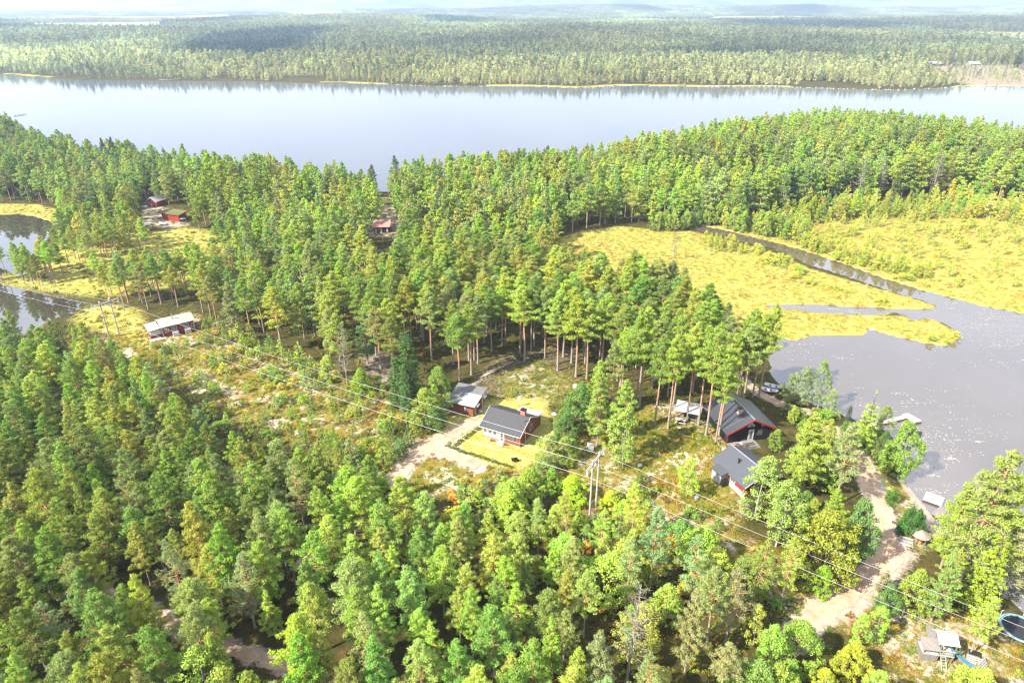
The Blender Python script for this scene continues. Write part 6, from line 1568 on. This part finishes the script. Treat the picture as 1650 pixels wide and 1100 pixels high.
# playhouse with slide
A = G(1484, 1062); rz = -.18
T = thing('playhouse', A, rz, 'weathered play tower with pale roof, ladder and blue slide', 'playhouse')
for x in (0, 1.5, 3.0):
    for y in (0, 1.5): b = MB(); b.box(x - .05, y - .05, -.2, x + .05, y + .05, 2.7 if x > 1 else 1.9); b.obj('post', 'old_wood', T)
b = MB(); b.box(-.1, -.1, 1.05, 3.1, 1.6, 1.15); b.obj('platform', 'deck_wood', T)
b = MB(); b.box(-.02, -.08, 0, 1.4, -.052, 1.0); b.box(-.08, 0, 0, -.052, 1.5, 1.0); b.obj('wall', 'old_wood', T)
b = MB(); b.slab([(-.35, -.35, 1.95), (1.45, -.35, 1.95), (1.45, 1.0, 2.45), (-.35, 1.0, 2.45)], .06); b.obj('roof', 'old_wood', T)
b = MB(); b.slab([(1.3, .1, 2.55), (3.4, .1, 2.55), (3.4, 1.3, 3.15), (1.3, 1.3, 3.15)], .05); b.slab([(1.3, 1.304, 3.15), (3.4, 1.304, 3.15), (3.4, 2.1, 2.7), (1.3, 2.1, 2.7)], .05); b.obj('roof', 'white', T)['label'] = 'pale upper roof'
b = MB()
for x in np.arange(1.6, 3.0, .2): b.box(x, -.08, 1.15, x + .06, -.052, 1.8)
b.box(1.5, -.1, 1.8, 3.05, -.03, 1.88); b.obj('railing', 'deck_wood', T)
b = MB()
for s2 in (1.7, 2.2): b.tube([(s2, -.1, 1.15), (s2, -1.3, -.1)], .04, 4)
for k in range(6): b.tube([(1.7, -.1 - 1.2 * (k + .5) / 6, 1.15 - 1.25 * (k + .5) / 6), (2.2, -.1 - 1.2 * (k + .5) / 6, 1.15 - 1.25 * (k + .5) / 6)], .03, 4)
b.obj('ladder', 'deck_wood', T)
b = MB(); ps = [(3.15, 1.15), (3.7, .85), (4.3, .45), (4.9, .15), (5.4, .1)]
for (x0, z0), (x1, z1) in zip(ps, ps[1:]):
    y0 = .75 - (x0 - 3.1) * .35; y1 = .75 - (x1 - 3.1) * .35
    b.slab([(x0, y0 - .28, z0), (x1, y1 - .28, z1), (x1, y1 + .28, z1), (x0, y0 + .28, z0)], .03)
    for s2 in (-.3, .27): b.slab([(x0, y0 + s2, z0 + .16), (x1, y1 + s2, z1 + .16), (x1, y1 + s2 + .03, z1 + .16), (x0, y0 + s2 + .03, z0 + .16)], .17)
b.obj('slide', 'slide_blue', T)
b = MB(); b.add([(3.4, .2, 2.4), (3.5, 1.2, 2.5), (3.95, .6, 1.3), (3.7, 0, 1.35)], [(0, 1, 2, 3), (3, 2, 1, 0)]); b.obj('sail', 'teal', T)
p = on(A, rz, 1.6, 3.0); t = thing('wooden_ramp', p, rz, 'grey plank platform standing behind the play tower', 'platform'); b = MB(); b.slab([(-.2, -.8, .3), (1.9, -.8, .3), (1.0, 1.6, .55), (.3, 1.6, .55)], .1); b.obj('deck', 'old_wood', t)
b = MB()
for x, y in ((0, -.7), (1.6, -.7), (.5, 1.4), (.9, 1.4)): b.box(x - .05, y - .05, -.2, x + .05, y + .05, .3)
b.obj('legs', 'old_wood', t)
# trampoline
A = G(1641, 1021)
T = thing('trampoline', A, 0, 'round trampoline with a black mat and teal padded rim', 'trampoline')
n = 32; Rr = 2.15
b = MB(); b.flat([(1.85 * math.cos(2 * math.pi * i / n), 1.85 * math.sin(2 * math.pi * i / n)) for i in range(n)], .86, .88); b.obj('mat', 'tramp_net', T)
b = MB()
for i in range(n):
    a0, a1 = 2 * math.pi * i / n, 2 * math.pi * (i + 1) / n
    b.slab([(1.87 * math.cos(a0), 1.87 * math.sin(a0), .93), (2.2 * math.cos(a0), 2.2 * math.sin(a0), .93), (2.2 * math.cos(a1), 2.2 * math.sin(a1), .93), (1.87 * math.cos(a1), 1.87 * math.sin(a1), .93)], .05)
b.obj('rim_pad', 'teal', T)
for k in range(4):
    a = k * math.pi / 2 + .4; b = MB(); b.tube([(2.1 * math.cos(a - .25), 2.1 * math.sin(a - .25), .85), (2.15 * math.cos(a - .25), 2.15 * math.sin(a - .25), 0), (2.15 * math.cos(a + .25), 2.15 * math.sin(a + .25), 0), (2.1 * math.cos(a + .25), 2.1 * math.sin(a + .25), .85)], .03, 5); b.obj('leg', 'metal', T)
for a in (2.6, 4.5, .9): b = MB(); b.tube([(2.22 * math.cos(a), 2.22 * math.sin(a), .3), (2.25 * math.cos(a), 2.25 * math.sin(a), 2.5), (2.1 * math.cos(a), 2.1 * math.sin(a), 2.65)], .03, 5); b.obj('net_pole', 'white', T)
# pallets and bench bottom right
def pallet(px, py, rzc, label, tilt=0):
    p = G(px, py); t = thing('wooden_pallet', p, rzc, label, 'pallet'); b = MB()
    for i in range(6): b.box(-.6, -.5 + i * .18, .12, .6, -.39 + i * .18, .15)
    b.obj('deck_boards', 'deck_wood', t); b = MB()
    for x in (-.55, 0, .5): b.box(x, -.5, .0, x + .08, .5, .12)
    b.obj('runners', 'old_wood', t); t.scale = (1.3, 1.3, 1.3); t.rotation_euler.x = tilt; return t
pallet(1570, 1068, -.5, 'pale slatted pallet leaning among the shrubs past the blue slide', .5); pallet(1583, 1073, .6, 'second slatted pallet standing upright behind the leaning one', .9)
p = G(1568, 1057); t = thing('tool_chest', p, -.4, 'black-lidded wooden chest next to the slatted pallets', 'chest'); b = MB(); b.box(-.5, -.3, 0, .5, .3, .55); b.obj('box', 'old_wood', t); b = MB(); b.box(-.54, -.34, .55, .54, .34, .62); b.obj('lid', 'black_metal', t)
# thatched shelter, steps and edging by the junction
A = G(1480, 872); T = thing('thatched_shelter', A, 0, 'small round shelter with a grey thatched cone roof', 'shelter')
b = MB(); n = 12; v = [(1.25 * math.cos(2 * math.pi * i / n), 1.25 * math.sin(2 * math.pi * i / n), 1.25) for i in range(n)] + [(0, 0, 2.05)]; b.add(v, [(i, (i + 1) % n, n) for i in range(n)] + [tuple(range(n - 1, -1, -1))]); b.obj('roof', 'thatch', T)
for k in range(5): a = k * 1.256; b = MB(); b.tube([(.9 * math.cos(a), .9 * math.sin(a), -.2), (.9 * math.cos(a), .9 * math.sin(a), 1.35)], .06, 5); b.obj('post', 'old_wood', T)
b = MB(); b.tube([(0, 0, 0), (0, 0, .5)], .5, 8); b.obj('seat', 'fresh_wood', T)
t = thing('garden_steps', G(1459, 871), -.5, 'low timber garden steps beside the thatched shelter', 'steps')
for i in range(3): b = MB(); b.box(-.9 + i * .1, -1.0 + i * .6, .02 + .06 * i, .9, -.62 + i * .6, .12 + .06 * i); b.obj('tread', 'deck_wood', t)
P = [G(1441, 856), G(1454, 868), G(1472, 884)]; t = thing('timber_edging', P[0], 0, 'long timber edging along the shore road by the thatched shelter', 'edging')
b = MB(); b.tube([Vector((0, 0, .12)), P[1] - P[0] + Vector((0, 0, .12)), P[2] - P[0] + Vector((0, 0, .12))], .12, 6); b.obj('beam', 'old_wood', t)
for px, py, r_, l_, lb in ((1451, 845, .2, 1.1, 'dark-ended log lying on the dry grass above the garden steps'), (1478, 848, .18, .9, 'short dark log lying behind the evergreen dome')):
    p = G(px, py); b = MB(); b.tube([(-l_, 0, .18), (l_, .1, .18)], r_, 8); o = b.obj('log', 'spruce_bark'); o.location = p; o.rotation_euler.z = -.3; tag(o, lb, 'log')
t = thing('barrel', G(1297, 829), 0, 'blue plastic barrel under the trees beside the shore road', 'barrel'); b = MB(); b.tube([(0, 0, 0), (0, 0, .1), (0, 0, .45), (0, 0, .85), (0, 0, .95)], [.26, .3, .33, .3, .26], 12); b.obj('drum', 'blue', t); b = MB(); b.tube([(0, 0, .95), (0, 0, 1.0)], .27, 12); b.obj('lid', 'black_metal', t)
t = thing('marker_post', G(1453, 992), 0, 'short white marker post in the grass under the wires', 'post'); b = MB(); b.tube([(0, 0, -.2), (0, 0, 1.2)], .1, 6); b.obj('post', 'white', t); b = MB(); b.tube([(0, 0, 1.2), (0, 0, 1.28)], [.11, .03], 6); b.obj('cap', 'metal', t)
# boulders
def boulder(px, py, r, label, m='stone', seed=0):
    q = np.random.default_rng(seed + 50); b = MB(); import bmesh
    bm = bmesh.new(); bmesh.ops.create_icosphere(bm, subdivisions=2, radius=r)
    for v_ in bm.verts: v_.co *= 1 + .22 * float(fn(v_.co.x * 3 / r, v_.co.y * 3 / r + v_.co.z * 2 / r, 1.5, seed)); v_.co.z *= .62
    me = bpy.data.meshes.new('boulder'); bm.to_mesh(me); bm.free(); me.materials.append(M[m]); o = bpy.data.objects.new('boulder', me); COL.objects.link(o); p = G(px, py); o.location = p + Vector((0, 0, r * .25)); tag(o, label, 'boulder')
M['pale_stone'] = plain('pale_stone', (.6, .57, .52), .9, .15, 3)
boulder(1122, 802, .45, 'pale boulder beneath the power cables on the heather slope', 'pale_stone', 1); boulder(1095, 690, .35, 'white boulder in the moss below the picnic shelter', 'pale_stone', 2); boulder(1056, 713, .35, 'small white stone on the bright moss slope', 'pale_stone', 3)
boulder(1031, 750, .4, 'low pale rock at the upper edge of the heather slope', 'pale_stone', 4); boulder(928, 624, .7, 'flat grey boulder in the open grove', 'stone', 5); boulder(893, 668, .45, 'pale boulder behind the cabin gable', 'pale_stone', 6); boulder(1168, 727, .6, 'grey boulder between the two dark-roofed houses', 'stone', 7)
boulder(280, 602, .7, 'pale stone among the pines below the red cottage', 'pale_stone', 8); boulder(205, 618, .6, 'white stone half hidden in the pine forest', 'pale_stone', 9)

# ------------------------------------------------------------------ camera, air, light
cam = bpy.data.cameras.new('camera'); co = bpy.data.objects.new('camera', cam); COL.objects.link(co)
co.location = (0, 0, CAMH); co.rotation_euler = (math.pi / 2 - PITCH, 0, 0); cam.sensor_width = 36; cam.lens = 24; cam.clip_start = .5; cam.clip_end = 30000
scene.camera = co
b = MB(); b.box(-9900, -400, -3.2, 9900, 10600, 190); hzo = b.obj('haze', 'wire')
hm, nt = mat('haze_air'); pv = nt.nodes.new('ShaderNodeVolumePrincipled'); pv.inputs['Color'].default_value = (.62, .76, 1, 1); pv.inputs['Density'].default_value = 1.6e-4; pv.inputs['Anisotropy'].default_value = .35
o_ = nt.nodes.new('ShaderNodeOutputMaterial'); nt.links.new(pv.outputs[0], o_.inputs['Volume']); hzo.data.materials.clear(); hzo.data.materials.append(hm); tag(hzo, kind='stuff')
EL, AZ = R(41), math.atan2(-.5, -.85)   # sun stands to the left, slightly behind the camera
dv = Vector((math.cos(AZ) * math.cos(EL), math.sin(AZ) * math.cos(EL), math.sin(EL)))
sl = bpy.data.lights.new('sun', 'SUN'); sl.energy = 4.9; sl.angle = R(.6); sl.color = (1, .93, .82); so = bpy.data.objects.new('sun', sl); COL.objects.link(so); so.rotation_euler = dv.to_track_quat('Z', 'Y').to_euler(); so.location = (-50, -50, 150)
w = bpy.data.worlds.new('World'); scene.world = w; w.use_nodes = True; nt = w.node_tree; nt.nodes.clear()
sk = nt.nodes.new('ShaderNodeTexSky'); sk.sky_type = 'NISHITA'; sk.sun_disc = False; sk.sun_elevation = EL; sk.sun_rotation = (math.pi / 2 - AZ) % (2 * math.pi); sk.air_density = 1.0; sk.dust_density = 1.2
tc = nt.nodes.new('ShaderNodeTexCoord'); mp = nt.nodes.new('ShaderNodeMapping'); mp.inputs['Scale'].default_value = (1, 1, 3.2); nt.links.new(tc.outputs['Generated'], mp.inputs[0])
cn = noise(nt, 2.2, 6, .6, mp.outputs[0]); cf = ramp(nt, cn, [(.38, (.55,) * 3), (.60, (.97,) * 3)])
cl_ = mixc(nt, cf, sk.outputs[0], (5.4, 5.7, 6.6)); 
bg = nt.nodes.new('ShaderNodeBackground'); bg.inputs[1].default_value = .105; nt.links.new(cl_, bg.inputs[0]); wo = nt.nodes.new('ShaderNodeOutputWorld'); nt.links.new(bg.outputs[0], wo.inputs[0])
scene.view_settings.view_transform = 'Standard'; scene.view_settings.look = 'None'; scene.view_settings.gamma = 1; scene.view_settings.use_curve_mapping = False
scene.view_settings.exposure = 1.8
cy = scene.cycles; cy.max_bounces = 5; cy.diffuse_bounces = 3; cy.glossy_bounces = 2; cy.transmission_bounces = 4; cy.volume_bounces = 1; cy.transparent_max_bounces = 6; cy.use_denoising = True; cy.filter_width = 1.3
try: cy.denoiser = 'OPENIMAGEDENOISE'
except Exception: pass
print('trees', len(TREES), 'individual', len(indiv), 'mass', len(mass), {k: sum(t['kind'] == k for t in TREES) for k in KINDS_})
